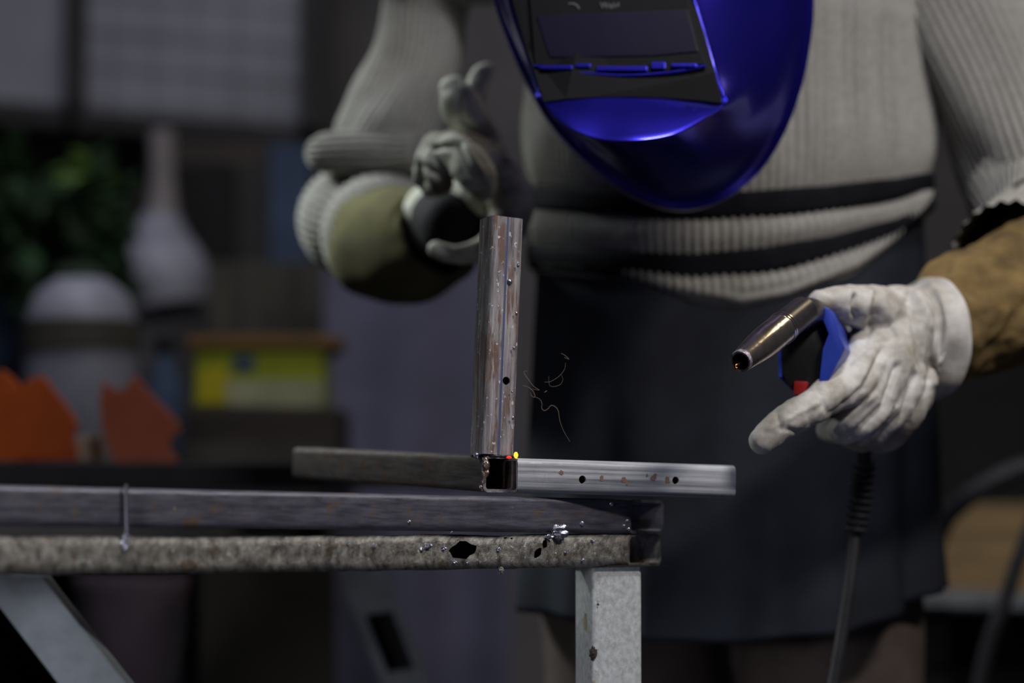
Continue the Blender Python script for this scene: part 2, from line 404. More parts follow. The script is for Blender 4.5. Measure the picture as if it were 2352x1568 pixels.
M['pinkgrey'] = mat_plain('pink_grey_plastic', srgb(128, 112, 124), srgb(104, 92, 100), 0.7, scale=6)
M['beige'] = mat_plain('beige_block', srgb(176, 150, 128), srgb(150, 128, 108), 0.7, scale=20)
M['bench'] = mat_plain('dark_bench', srgb(44, 42, 46), srgb(32, 31, 33), 0.75, scale=10)
M['olive'] = mat_plain('olive_grey', srgb(78, 74, 64), srgb(58, 56, 50), 0.8, scale=10)
def mat_wood():
    m, nt, b = new_mat('pine_boards'); L = nt.links
    v = coords(nt, (3, 30, 30)); n = N(nt, 'ShaderNodeTexNoise', Scale=2.0, Detail=6.0); L.new(v, n.inputs['Vector'])
    r = ramp(nt, [(0.3, srgb(166, 138, 98)), (0.7, srgb(116, 94, 62))]); L.new(n.outputs['Fac'], r.inputs[0]); L.new(r.outputs[0], b.inputs['Base Color']); b.inputs['Roughness'].default_value = 0.75
    return m
M['wood'] = mat_wood()
def mat_smoke():
    m, nt, b = new_mat('smoke_wisp'); b.inputs['Base Color'].default_value = (0.75, 0.56, 0.44, 1); b.inputs['Roughness'].default_value = 1
    b.inputs['Alpha'].default_value = 0.10; return m
M['smoke'] = mat_smoke()

# ================================================================== THE SETTING
o = G().box((0, 3.0, -0.05), (9, 9, 0.1)).build('floor', M['floor'], smooth=False); tag(o, kind='structure')
o = G().box((0, 4.72, 1.6), (7, 0.1, 3.2)).build('wall_back', M['wall'], smooth=False); tag(o, kind='structure')

def slab(g, pts, Y, depth):   # outline at distance Y, pushed back by depth
    return g.prism([P(a, b, Y) for a, b in pts], (0, depth, 0))

# window: dark steel frame round dusty panes, its foot dropping slightly to the right
wf = G()
YW = 4.45
def quadbar(g, a, b, wpx, Y, dep=0.06):
    a = P(*a, Y); b = P(*b, Y); d = (b - a).normalized(); s = Vector((d.z, 0, -d.x)) * R(wpx, Y) / 2
    return g.prism([a - s, b - s, b + s, a + s], (0, dep, 0))
quadbar(wf, (172, -420), (166, 262), 44, YW - .05)
quadbar(wf, (722, -420), (716, 330), 62, YW - .05)
quadbar(wf, (-420, 222), (170, 268), 50, YW - .05); quadbar(wf, (150, 268), (735, 316), 46, YW - .05)
quadbar(wf, (-420, -420), (740, -420), 60, YW - .05)
win = wf.build('window_1', M['dkframe'], smooth=False); tag(win, kind='structure')
pn = slab(G(), [(-420, -420), (165, -420), (165, 268), (-420, 222)], YW, 0.01).build('pane', M['pane'], win, smooth=False)
pn = slab(G(), [(170, -420), (720, -420), (720, 312), (170, 268)], YW, 0.01).build('pane', M['pane'], win, smooth=False)
mg = G()
for k in range(5): quadbar(mg, (190, -100 + k * 82), (700, -60 + k * 82), 2, YW - .012, 0.004)
for k in range(5): quadbar(mg, (260 + k * 95, -400), (256 + k * 95, 290), 2, YW - .012, 0.004)
mg.build('window_mesh', M['pane'], win, smooth=False)

# dark cabinet below the window
root = empty('wall_cabinet', P(510, 620, 4.2), 'dark brown wall cabinet below the window, left of the hanging blue cloth', 'cabinet')
slab(G(), [(398, 322), (690, 330), (690, 610), (398, 610)], 4.2, 0.3).build('body', M['dkwood'], root, smooth=False)
slab(G(), [(408, 372), (535, 376), (535, 600), (408, 600)], 4.18, 0.02).build('door', M['blackmatt'], root, smooth=False)
slab(G(), [(545, 376), (682, 380), (682, 600), (545, 600)], 4.18, 0.02).build('door', M['dkframe'], root, smooth=False)

# bench along the back
bz = P(300, 1066, 3.0).z
bench = empty('workbench', (-1.05, 3.5, 0), 'long dark workbench behind the steel tubes on the left', 'workbench')
G().box((-1.05, 3.5, bz - 0.025), (1.6, 0.75, 0.05)).build('bench_top', M['bench'], bench, smooth=False)
for x in (-1.78, -.32):
    for y in (3.2, 3.8): G().box((x, y, (bz - 0.05) / 2), (0.07, 0.07, bz - 0.05)).build('leg', M['bench'], bench, smooth=False)
G().box((-1.05, 3.84, 0.45), (1.4, 0.03, 0.6)).build('back_panel', M['blackmatt'], bench, smooth=False)

# potted plant
pl = empty('potted_plant', (P(120, 700, 3.72).x, 3.72, bz), 'dark leafy green plant in a dark pot on the workbench, far left', 'plant')
c0 = Vector((P(120, 700, 3.72).x, 3.72, bz))
G().lathe(c0, [(0.05, 0), (0.075, 0.13), (0.08, 0.14), (0.07, 0.14)], 24).build('pot', M['dkwood'], pl)
st = G()
for k in range(14):
    a = random.uniform(0, 2 * PI); tgt = P(random.uniform(-40, 260), random.uniform(400, 620), 3.72) + Vector((0, math.sin(a) * 0.1, 0))
    st.tube([c0 + Vector((0, 0, 0.13)), (c0 * 0.45 + tgt * 0.55) + Vector((0, 0, 0.02)), tgt], [0.005, 0.004, 0.002], 6, sub=4)
st.build('stem', M['dkwood'], pl)
def leaves(n, x0, x1, y0, y1, sz):
    g = G()
    for _ in range(n):
        p = P(random.uniform(x0, x1), random.uniform(y0, y1), 3.72 + random.uniform(-.12, .12))
        d = Vector((random.uniform(-1, 1), random.uniform(-1, 1), random.uniform(-.9, .6))).normalized(); s = d.orthogonal().normalized(); s.rotate(Matrix.Rotation(random.uniform(0, 6.28), 3, d)); L = sz * random.uniform(.7, 1.3); nn = d.cross(s) * L * .08
        g.add([p, p + d * L * .4 + s * L * .28 + nn, p + d * L, p + d * L * .4 - s * L * .28 + nn, p + d * L * .45 - nn], [(0, 1, 4), (1, 2, 4), (2, 3, 4), (3, 0, 4)])
    return g
leaves(260, -60, 265, 400, 660, 0.075).build('foliage', M['green'], pl)
leaves(12, 170, 235, 370, 430, 0.07).build('new_foliage', M['leaf2'], pl)

# pale things on the bench
ft = empty('lamp', P(365, 740, 4.0), 'pale grey shaded bench lamp with a flared shade hanging under the window', 'lamp')
cx = P(372, 300, 4.02)
G().tube([P(372, 300, 4.02), P(374, 420, 4.02), P(372, 505, 4.02)], [R(30, 4.02), R(30, 4.02), R(42, 4.02)], 20, sub=4).build('stem', M['palewarm'], ft)
G().tube([P(372, 302, 4.02), P(372, 296, 4.41)], R(14, 4), 12).build('bracket', M['dkframe'], ft)
G().tube([P(372, 490, 4.02), P(366, 560, 4.02), P(372, 640, 4.0), P(385, 715, 3.99)], [R(40, 4.02), R(82, 4.02), R(112, 4.02), R(92, 4.02)], 32, sub=5).build('lamp_shade', M['palegrey'], ft)
G().tube([P(232, 560, 4.05), P(320, 740, 4.05)], R(22, 4.05), 12).build('arm', M['dkframe'], ft)
mc = empty('canister', (P(185, 900, 3.28).x, 3.28, bz), 'pale grey canister with a dark band round it, behind the orange plates', 'canister')
cc = Vector((P(185, 900, 3.28).x, 3.28, bz)); hz = P(165, 640, 3.28).z - bz; zb0 = P(0, 805, 3.28).z - bz; zb1 = P(0, 738, 3.28).z - bz
rr = R(122, 3.45)
G().lathe(cc, [(rr * .9, 0), (rr, 0.02), (rr, hz * .78), (rr * .82, hz * .92), (rr * .45, hz), (0.01, hz)], 40).build('body', M['palegrey'], mc)
G().lathe(cc, [(rr * .9, zb0), (rr + .004, zb0), (rr + .004, zb1), (rr * .9, zb1)], 40).build('band', M['olive'], mc)
g = G(); pp = [P(-60, 590, 3.9), P(60, 600, 3.9), P(80, 860, 3.9), P(-60, 870, 3.9)]; g.prism(pp, (0, .2, 0)); o = g.build('box', M['bluecloth'], smooth=False, bevel=.006)
tag(o, 'blue-grey box at the far left of the bench behind the canister', 'box'); 
bt = empty('bottle', (P(378, 1000, 3.3).x, 3.3, bz), 'dark blue bottle beside the yellow box', 'bottle')
cb = Vector((P(378, 900, 3.3).x, 3.3, bz)); hb = P(0, 775, 3.3).z - bz
G().lathe(cb, [(0.024, 0), (0.028, 0.006), (0.028, hb * .62), (0.012, hb * .82), (0.012, hb * .9)], 28).build('body', M['bluecloth'], bt)
G().lathe(cb + Vector((0, 0, hb * .88)), [(0.014, 0), (0.014, hb * .12)], 20).build('cap', M['black'], bt)

# shelf box with yellow box
sb = empty('storage_crate', (P(590, 1000, 3.45).x, 3.45, bz), 'low dark crate under the yellow box on the workbench', 'crate')
ztop = P(0, 936, 3.35).z
x0 = P(418, 0, 3.35).x; x1 = P(785, 0, 3.35).x
G().box(((x0 + x1) / 2, 3.45, (bz + ztop) / 2), (x1 - x0, .24, ztop - bz - .002)).build('body', M['dkwood'], sb, smooth=False, bevel=.004)
G().box(((x0 + x1) / 2, 3.325, bz + .02), (x1 - x0, .012, .03)).build('bottom_board', M['olive'], sb, smooth=False)
yb = empty('cardboard_box', (P(600, 930, 3.4).x, 3.4, ztop), 'yellow cardboard box with a pale label and brown lid, on the dark crate', 'box')
xa = P(452, 0, 3.33).x; xb = P(745, 0, 3.33).x; zt = P(0, 800, 3.33).z
G().box(((xa + xb) / 2, 3.42, (ztop + zt) / 2), (xb - xa, .16, zt - ztop)).build('body', M['lime'], yb, smooth=False, bevel=.003)
zl = P(0, 770, 3.33).z
G().box(((xa + xb) / 2 + .005, 3.42, (zl + zt) / 2 + .0005), (xb - xa + .03, .18, zl - zt)).build('lid', M['card'], yb, smooth=False, bevel=.003)
slab(G(), [(456, 850), (520, 842), (520, 925), (456, 928)], 3.337, .002).build('corner_patch', M['yellow'], yb, smooth=False)
slab(G(), [(520, 872), (745, 876), (742, 934), (520, 930)], 3.337, .002).build('label', M['label'], yb, smooth=False)
slab(G(), [(535, 815), (585, 815), (585, 850), (535, 850)], 3.337, .002).build('print_patch', M['bluecloth'], yb, smooth=False)

# hanging cloths
def cloth(name, x0, x1, y0, y1, Y, mat, amp, k, label, cat):
    rows = []
    for i in range(30):
        v = i / 29; rows.append([P(x0 + (x1 - x0) * j / 60, y0 + (y1 - y0) * v, Y) + Vector((0, amp * math.sin(k * j / 60 * 2 * PI + v) * (0.4 + v * .6), 0)) for j in range(61)])
    back = [[p + Vector((0, .004, 0)) for p in r] for r in rows]
    g = G(); n = 61; g.grid(rows); g.grid(back)
    nb = 30 * n; f = []
    for i in range(29): f += [(i * n, (i + 1) * n, (i + 1) * n + nb, i * n + nb), (i * n + 60, i * n + 60 + nb, (i + 1) * n + 60 + nb, (i + 1) * n + 60)]
    for j in range(60): f += [(j, j + nb, j + 1 + nb, j + 1), (29 * n + j, 29 * n + j + 1, 29 * n + j + 1 + nb, 29 * n + j + nb)]
    g.f += f
    o = g.build(name, mat); return tag(o, label, cat)
cloth('hanging_cloth', 618, 716, 330, 700, 4.165, M['bluecloth'], .006, 1.5, 'dark blue cloth hanging right of the wall cabinet', 'cloth')
cloth('curtain', 745, 1175, 585, 1900, 3.9, M['mauve'], .03, 1.6, 'mauve grey curtain hanging behind the left glove and the steel tubes', 'curtain')
cloth('tarpaulin', 480, 745, 600, 1850, 4.15, M['olive'], .02, 2.0, 'dull brown tarpaulin hanging behind the yellow box', 'tarpaulin')

# orange saw-toothed plates (stand on a bar of the bench front)
for pts, Y, m, lb in (([(-60, 850), (-20, 870), (0, 848), (22, 862), (45, 890), (72, 868), (96, 862), (130, 905), (158, 940), (180, 978), (165, 1003), (176, 1042), (170, 1058), (-60, 1058)], 2.62, 'orange', 'bright orange steel plate with a toothed edge, at the far left'),
                      ([(236, 872), (252, 890), (282, 897), (310, 862), (342, 902), (376, 936), (407, 968), (411, 992), (396, 1002), (386, 1028), (408, 1052), (402, 1062), (262, 1062), (236, 990), (228, 930)], 2.66, 'orange2', 'faded orange steel plate with a toothed edge, left of the yellow box')):
    o = slab(G(), pts, Y, .012).build('toothed_plate', M[m], smooth=False, bevel=.0008); tag(o, lb, 'metal plate')
zz = P(0, 1061, 2.62).z
rl = empty('trestle', (-.62, 2.67, 0), 'long dark steel trestle rail under the orange toothed plates', 'trestle')
G().box((-.62, 2.67, zz - .0145), (1.2, .10, .028)).build('rail', M['bench'], rl, smooth=False, bevel=.002)
for x in (-1.1, -.70): G().box((x, 2.67, (zz - .0285) / 2), (.05, .06, zz - .0285)).build('leg', M['bench'], rl, smooth=False, bevel=.002)
o = slab(G(), [(172, 1002), (228, 1000), (232, 1059), (176, 1060)], 2.69, .03).build('wooden_block', M['beige'], smooth=False, bevel=.002); tag(o, 'small beige block between the two orange plates', 'block')

# under the bench
bk = empty('bucket', (P(300, 1500, 3.2).x, 3.2, 0.0), 'pinkish grey tall bin below the workbench on the left', 'bin')
cbk = Vector((P(300, 1500, 3.1).x, 3.1, 0))
G().lathe(cbk, [(.06, 0), (.066, .02), (R(125, 3.1), .72), (R(132, 3.1), .73), (R(132, 3.1), .745), (R(118, 3.1), .745), (.055, .03)], 36).build('body', M['pinkgrey'], bk)
G().tube([cbk + Vector((-.07, -.02, .70)), cbk + Vector((-.05, -.085, .60)), cbk + Vector((.05, -.085, .60)), cbk + Vector((.07, -.02, .70))], .004, 8, sub=6).build('handle', M['dkframe'], bk)
o = slab(G(), [(455, 1290), (760, 1290), (760, 1930), (455, 1930)], 2.98, .08).build('metal_case', M['olive'], smooth=False, bevel=.005); tag(o, 'dark olive metal case standing in front of the workbench, right of the bin', 'case')
# slanted slotted bar
sbar = empty('slotted_stand', P(1480, 2976, 2.56), 'pale slanted bar with a dark rectangular slot, under the tubes left of the post', 'stand')
def P2(a, b): return P(a, b, 2.56)
g = G(); g.prism([P2(752, 1255), P2(858, 1255), P2(1538, 2976), P2(1432, 2976)], (0, .03, 0)); bar = g.build('bar', M['greypaint'], sbar, smooth=False)
ct = G(); ct.prism([P2(838, 1412), P2(900, 1402), P2(952, 1535), P2(890, 1545)], (0, .03, 0))
for i in range(len(ct.v)): ct.v[i] = ct.v[i] + Vector((0, -.008 if i < 4 else .008, 0))
cto = ct.build('cutter', M['black'], smooth=False); cut(bar, [cto]); bar.data.shade_flat()
slab(G(), [(830, 1395), (910, 1390), (960, 1545), (885, 1550)], 2.591, .01).build('slot_back', M['blackmatt'], sbar, smooth=False)

# right side: bench with boards
rb = empty('board_rack', (P(2300, 1568, 3.3).x, 3.45, 0), 'rack of pine boards with a blue grey rail at the right edge', 'rack')
slab(G(), [(2085, 1165), (2700, 1150), (2700, 1370), (2085, 1360)], 3.4, .3).build('board', M['wood'], rb, smooth=False)
slab(G(), [(2085, 1352), (2700, 1376), (2700, 1412), (2085, 1388)], 3.32, .06).build('rail', M['greypaint'], rb, smooth=False, bevel=.002)
for x in (2130, 2600): slab(G(), [(x, 1390), (x + 50, 1390), (x + 50, 2250), (x, 2250)], 3.5, .05).build('leg', M['blackmatt'], rb, smooth=False)
slab(G(), [(2085, 1400), (2700, 1405), (2700, 2200), (2085, 2200)], 3.62, .03).build('back_panel', M['blackmatt'], rb, smooth=False)
o = slab(G(), [(2010, 640), (2720, 640), (2720, 1140), (2010, 1150)], 3.75, .35).build('dark_backdrop', M['blackmatt'], smooth=False, bevel=.005); tag(o, 'black cupboard added for the dark behind the gloved hand with the torch', 'backdrop')  # black box added in place of the dim, unlit wall
g = G().tube([P(2420, 1060, 2.9), P(2330, 1080, 2.9), P(2240, 1130, 2.9), P(2180, 1180, 2.92), P(2150, 1240, 2.95), P(2140, 1290, 3.0)], R(24, 2.9), 14, sub=6)
o = g.build('hose', M['rubber']); tag(o, 'grey rubber hose looping above the pine boards at right', 'hose')
g = G().tube([P(2420, 1100, 2.7), P(2352, 1250, 2.7), P(2312, 1370, 2.7), P(2270, 1480, 2.7), P(2240, 1620, 2.7), P(2200, 1900, 2.7), Vector((.45, 2.75, .012))], R(18, 2.7), 12, sub=6)
o = g.build('cable', M['rubber']); tag(o, 'black cable running diagonally down in front of the pine boards', 'cable')

# ================================================================== STEEL IN THE FOREGROUND
UP = Vector((0, 0, 1))
a3 = Vector((.0, 0, 0))
def stack_pt(px, py, Y, down): # near face line -> centre line of a 40 wide tube
    return P(px, py, Y)
YA, YB = 1.53, 1.83
tw, thh = 0.040, 0.0258
topA = P(-20, 1113, YA); topB = P(1445, 1146, YB)
dS = (topB - topA).normalized(); sS = dS.cross(UP).normalized()    # sS points to the camera
ext = 0.30
def stack_fn(amp, sc, sag=0.0, dent=0.0):
    def fn(t, a, b, s, u, d):
        q = Vector((t * 0.9 * sc * 1.0, a * sc, b * sc))
        n = noise.fractal(q, .9, 2, 4)
        v = u * (sag * math.sin(PI * min(1, t * 1.0))) + (s * (1 if a > 0 else -1) * n * amp) + u * ((1 if b > 0 else -1) * noise.fractal(q + Vector((9, 3, 1)), .9, 2, 3) * amp * .6)
        if dent: v += u * ((b > 0) * -dent * max(0, noise.noise(Vector((t * 9 + 4, 0, 0)))))
        return v
    return fn
c0 = topA - dS * ext - sS * tw / 2 - UP * thh / 2
c1 = topB - sS * tw / 2 - UP * thh / 2 + dS * (tw / 2 * 1.65)
up_t = empty('square_tube', (c0 + c1) / 2 - UP * thh / 2, 'dull blued steel tube with mitred end, upper of the two long stacked tubes', 'steel tube', 'long stacked tubes')
g = sqtube(G(), c0, c1, UP, tw, thh, .0022, .004, 0, 1.65, 90, stack_fn(.0003, 12))
g.build('tube_body', M['steel_top'], up_t)
# lower, burnt tube
lowA = P(-20, 1225, YA); lowB = P(1443, 1227, YB)
h2 = .0248
dL = (lowB - lowA).normalized(); sL = dL.cross(UP).normalized()
e0 = lowA - dL * ext - sL * tw / 2 - UP * h2 / 2; e1 = lowB - sL * tw / 2 - UP * (h2 / 2 - .0005) + dL * (tw / 2 * 1.6)
lo_t = empty('square_tube', (e0 + e1) / 2 - UP * h2 / 2, 'burnt rusty steel tube with a jagged hole, lower of the two long stacked tubes', 'steel tube', 'long stacked tubes')
g = sqtube(G(), e0, e1, UP, tw, h2, .0022, .006, 0, 1.6, 170, stack_fn(.0013, 34, -.0018, .0025))
lowtube = g.build('tube_body', M['steel_low'], lo_t)
def jag(cx, cy, rx, ry, Y, n=14, j=.18, rot=0):
    pts = []
    for k in range(n):
        a = 2 * PI * k / n; r = 1 + random.uniform(-j, j); x = rx * r * math.cos(a); y = ry * r * math.sin(a)
        pts.append(P(cx + x * math.cos(rot) - y * math.sin(rot), cy + x * math.sin(rot) + y * math.cos(rot), Y - .012))
    c = G().prism(pts, (0, .03, 0)); return c.build('cutter', M['black'], smooth=False)
def Yst(px): t = (px + 20) / 1465; return 1 / ((1 - t) / YA + t / YB)
cut(lowtube, [jag(1062, 1264, 31, 19, Yst(1062)), jag(1236, 1270, 7, 13, Yst(1236), 10, .15, .5), jag(1252, 1249, 6, 10, Yst(1252), 10, .15, .1), jag(1160, 1236, 4, 2, Yst(1160), 8), jag(1175, 1237, 3, 2, Yst(1175), 8)])
def bead(px, py, Y, r, parent, sc=(1, .6, 1), mat='bead', name='weld_bead'):
    return G().sphere(P(px, py, Y), R(r, Y), 14, 10, sc).build(name, M[mat], parent)
def lump(px, py, Y, rx, ry, parent, mat='bead', name='weld_bead', amp=.35, nz=400):
    g = G(); c = P(px, py, Y); rows = []
    for i in range(1, 16):
        th = PI * i / 16; row = []
        for j in range(24):
            a = 2 * PI * j / 24; v = Vector((math.sin(th) * math.cos(a), math.sin(th) * math.sin(a), math.cos(th)))
            k = 1 + amp * noise.fractal(v * 2.4 + c * 50, .8, 2, 3) * 1.4; row.append(c + Vector((v.x * R(rx, Y), v.y * R(min(rx, ry), Y) * .7, v.z * R(ry, Y))) * k)
        rows.append(row)
    return g.grid(rows, cu=True, cap0=True, cap1=True).build(name, M[mat], parent)
lump(1285, 1221, Yst(1285) - .001, 19, 17, lo_t)
lump(1262, 1232, Yst(1262) - .001, 10, 5, lo_t)
lump(290, 1243, Yst(290) - .003, 10, 18, lo_t, name='weld_drip')
lump(1151, 1309, Yst(1151) + .002, 6, 8, lo_t, 'steel_low', 'weld_drip')
for x, y, r in ((1037, 1222, 3), (940, 1198, 4), (1404, 1157, 5), (1336, 1202, 6), (1440, 1196, 4), (1432, 1208, 5), (1443, 1215, 4)):
    bead(x, y, Yst(x) - .0003, r, up_t, (1, .5, 1), 'bead', 'spatter')
for x, y, r in ((800, 1247, 4), (983, 1252, 8), (970, 1260, 5), (1300, 1268, 4), (1361, 1240, 4), (1145, 1262, 5), (860, 1252, 5), (730, 1251, 4), (1020, 1258, 5), (1045, 1290, 5), (1075, 1292, 4), (1340, 1285, 4)):
    lump(x, y, Yst(x) - .0005, r, r * .8, lo_t, 'bead', 'spatter', .5)
# thin rod standing in for a faint shadow line across the tubes
o = G().tube([P(290, 1112, Yst(290) - .004), P(292, 1228, Yst(290) - .004)], R(4.5, 1.55), 12).build('shadow_rod', M['steel_top'], up_t)

# post under the stack
pa = math.radians(17.7)
pd = Vector((math.cos(pa), math.sin(pa), 0)); pn_ = Vector((math.sin(pa), -math.cos(pa), 0))
ps = .040
frontL = P(1360, 1308, 1.82)
cen = frontL + pd * ps / 2 - pn_ * ps / 2
post = empty('steel_post', (cen.x, cen.y, 0), 'pale galvanised square post carrying the ends of the stacked tubes', 'post')
ztp = P(1400, 1302, 1.82).z
sqtube(G(), (cen.x, cen.y, 0.006), (cen.x, cen.y, ztp), pd, ps, ps, .0025, .003, nl=4).build('post_body', M['galv'], post)
G().box((cen.x, cen.y, .003), (.12, .12, .006), Matrix.Rotation(pa, 3, 'Z')).build('base_plate', M['greypaint'], post, smooth=False)
G().box(cen * 1.0 + Vector((0, 0, ztp - cen.z + .0006)), (.046, .046, .0012), Matrix.Rotation(pa, 3, 'Z')).build('cap_plate', M['blackmatt'], post, smooth=False)
def onpost(px, py, rx, ry, face, name, mat):
    return None
# chips of paint and rust stains on the post
for px, py, rx, ry, m, Y in ((1371, 1386, 6, 12, 'dkwood', 1.8225), (1362, 1500, 7, 14, 'dkwood', 1.8205)):
    lump(px, py, Y, rx, ry, post, m, 'rust_spot', .4)
lump(1345, 1428, 1.8325, 5, 18, post, 'label', 'paint_chip', .4)

# slanted brace at bottom left
br = empty('brace', P(130, 1568, 1.62), 'grey painted flat bar slanting down under the tubes at the lower left', 'brace')
q = [P(-60, 1318, 1.60), P(98, 1325, 1.60), P(470, 1800, 1.64), P(310, 1800, 1.64)]
g = G().prism([q[0], q[1], q[2], q[3]], (0, .028, 0)); g.build('flat_bar', M['greypaint'], br, smooth=False, bevel=.0012)
f0 = (q[2] + q[3]) / 2; G().tube([f0 + Vector((0, .014, .0)), Vector((f0.x + .30, f0.y + .014, .0))], .014, 12).build('lower_leg', M['greypaint'], br)

# ---- the work piece: three tubes meeting at a corner, on the stack
YC = 1.772; ws = .0265
dH = Vector((math.cos(math.radians(25)), math.sin(math.radians(25)), 0)); dBk = Vector((-dH.y, dH.x, 0))
wp = empty('tube_corner', P(1150, 1130, YC) , 'steel corner frame being welded, three square tubes with one upright, resting on the stack', 'welded frame')
# end-on tube
fc = P(1146, 1088, YC) + Vector((0, .004, 0))
dBk2 = (dBk + Vector((-.07, 0, .035))).normalized()
sqtube(G(), fc, fc + dBk2 * .35, UP, ws, ws, .0019, .0045, nl=8).build('rear_tube', M['steel_b'], wp)
rm_ = sqtube(G(), fc - dBk2 * .0012, fc + dBk2 * .002, UP, ws + .0004, ws + .0004, .0022, .0045, nl=1).build('cut_rim', M['rimsteel'], wp)
# horizontal tube to the right
hs = P(1189, 1091, YC - .003) ; he = P(1690, 1106, YC + .075)
dHh = (he - hs).normalized(); sH = dHh.cross(UP).normalized()
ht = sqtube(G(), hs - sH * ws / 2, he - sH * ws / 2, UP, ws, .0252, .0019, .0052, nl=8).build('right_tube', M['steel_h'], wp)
def drill(px, py, Y, r, d):
    c = P(px, py, Y); ax = Vector(d).normalized()
    return G().lathe(c - ax * .006, [(r, 0), (r, .014)], 24, ax).build('cutter', M['black'], smooth=False)
def YH(px): t = (px - 1189) / 501; return (YC - .003) * (1 - t) + (YC + .075) * t
cut(ht, [drill(1337, 1101, YH(1337), .0030, -sH), drill(1551, 1103, YH(1551), .0029, -sH)])
# rust spots on its face
for x, y, rx, ry in ((1289, 1085, 6, 6), (1382, 1098, 5, 8), (1433, 1102, 7, 8), (1440, 1110, 4, 5), (1500, 1097, 8, 7), (1505, 1090, 4, 4), (1533, 1102, 7, 9), (1486, 1091, 3, 4)):
    ry_ = P(x, y, 1.0) - Vector((0, 0, CAMZ)); cm_ = Vector((0, 0, CAMZ)); c = cm_ + ry_ * ((hs - cm_).dot(sH) / ry_.dot(sH)); g = G(); pts = []
    for k in range(14):
        a = 2 * PI * k / 14; r = random.uniform(.7, 1.15); pts.append(c + dHh * (R(rx, 1.8) * r * math.cos(a)) + UP * (R(ry, 1.8) * r * math.sin(a)) + sH * .0002)
    g.prism(pts, -sH * .0006); g.build('rust_spot', M['rustc'] if 'rustc' in M else M.setdefault('rustc', mat_plain('rust', srgb(132, 104, 88), srgb(112, 84, 70), .8, scale=200)), wp, smooth=False)
# upright tube
vb = P(1146, 1046, YC) ; vt = P(1168.5, 500, YC + .012)
dV = (vt - vb).normalized(); nV = -dBk
vtu = sqtube(G(), vb + dBk * ws / 2, vt + dBk * ws / 2, dH, ws * 1.0, ws * .98, .0019, .0042, nl=10, )
vto = vtu.build('upright_tube', M['steel_v'], wp)
def YV(py): t = (1046 - py) / 546; return YC + .012 * t
cut(vto, [drill(1165, 874, YV(874), .0030, dBk)])
bead(1137, 575, YV(575) - .001, 5, wp, (1, .7, 1.2)); bead(1170, 647, YV(647) + .001, 7, wp, (1, .8, 1))
for x, y, r in ((1132, 512, 3), (1128, 640, 3), (1122, 760, 3), (1190, 610, 3), (1186, 720, 3), (1180, 800, 3), (1118, 850, 3), (1114, 950, 4), (1131, 935, 3), (1178, 960, 3), (1176, 900, 2)):
    bead(x, y, YV(y) + .0008, r, wp, (1, .6, 1.5), 'bead', 'spatter')
# slag on the rim of the end-on tube and hot spots
g = G().capsule([P(1112, 1052, YC - .001), P(1117, 1066, YC - .003), P(1114, 1085, YC - .003), P(1110, 1105, YC - .002), P(1108, 1124, YC - .001)], [R(7, YC), R(9, YC), R(8, YC), R(6, YC), R(4, YC)], 12, 4)
o = g.build('weld_slag', M['slag'], wp); remesh(o, .0007, 3); sculpt(o, [], .0012, 260)
lump(1097, 1046, YC + .003, 8, 7, wp); bead(1104, 1118, YC - .003, 4, wp)
g = G().tube([P(1108, 1046, YC - .001), P(1145, 1047.5, YC - .001), P(1184, 1048, YC - .001)], R(3.2, YC), 10, sub=8, bumpf=lambda t, a: .0003 * math.sin(t * 60)); g.build('weld_seam', M['neck'], wp)
g = G().tube([P(1187, 1054, YC - .001), P(1187, 1128, YC - .001)], R(2.2, YC), 8); g.build('weld_seam', M['neck'], wp)
lump(1185, 1045, YC - .004, 5, 7, wp, 'hot_y', 'hot_spot', .2); lump(1169, 1050, YC - .004, 6, 3, wp, 'hot_r', 'hot_spot', .2)

# ================================================================== THE WELDER
XC = .2105
person = empty('person', (XC, 2.33, 0), 'person in cream ribbed sweater, black apron and blue welding helmet, leaning over the steel frame', 'person')

# continuous body (under the clothes)
g = G()
g.capsule([(XC, 2.34, .95), (XC, 2.33, 1.08), (XC, 2.33, 1.22), (XC, 2.34, 1.36)], [.125, .118, .12, .12])
g.capsule([(XC - .15, 2.37, 1.40), (XC, 2.36, 1.43), (XC + .15, 2.37, 1.40)], [.055, .07, .055])
g.capsule([(XC - .01, 2.33, 1.42), (XC - .02, 2.25, 1.50)], [.058, .055])
hc = Vector((XC - .05, 2.185, 1.50))
g.sphere(hc, .088, 24, 18, (.85, 1.0, 1.2)); g.capsule([hc + Vector((0, -.05, -.07)), hc + Vector((0, -.03, -.03))], [.03, .04])
g.capsule([hc + Vector((0, -.10, -.02)), hc + Vector((0, -.085, .02))], [.011, .008])      # nose
for s in (-1, 1): g.sphere(hc + Vector((s * .078, .01, 0)), .02, 12, 8, (.4, .8, 1.4))    # ears
LW = P(1035, 515, 2.26); LE = P(835, 455, 2.44); LS = Vector((XC - .165, 2.37, 1.40)); LM = P(965, 150, 2.42)
RW = P(2105, 790, 1.98); RE = Vector((.50, 2.28, 1.13)); RS = Vector((XC + .18, 2.36, 1.40))
g.capsule([LS + Vector((0, .02, 0)), P(1045, -90, 2.43), P(985, 20, 2.435), P(965, 150, 2.435), P(905, 320, 2.44), LE], [.036, .028, .026, .026, .026, .028]); g.capsule([LE, P(920, 540, 2.36), LW], [.03, .032, .024])
g.capsule([RS, (RS + RE) / 2, RE], [.045, .04, .035]); g.capsule([RE, Vector((.474, 2.19, 1.086)), P(2345, 625, 2.13), P(2240, 715, 2.06), RW], [.032, .03, .028, .026, .018])
for s in (-1, 1): g.capsule([(XC + s * .09, 2.34, .92), (XC + s * .1, 2.33, .52), (XC + s * .1, 2.36, .10)], [.078, .055, .038])
for s in (-1, 1): g.capsule([(XC + s * .1, 2.36, .06), (XC + s * .105, 2.24, .035)], [.04, .03])
body = g.build('body', M['skin'], person); remesh(body, .008, 4)
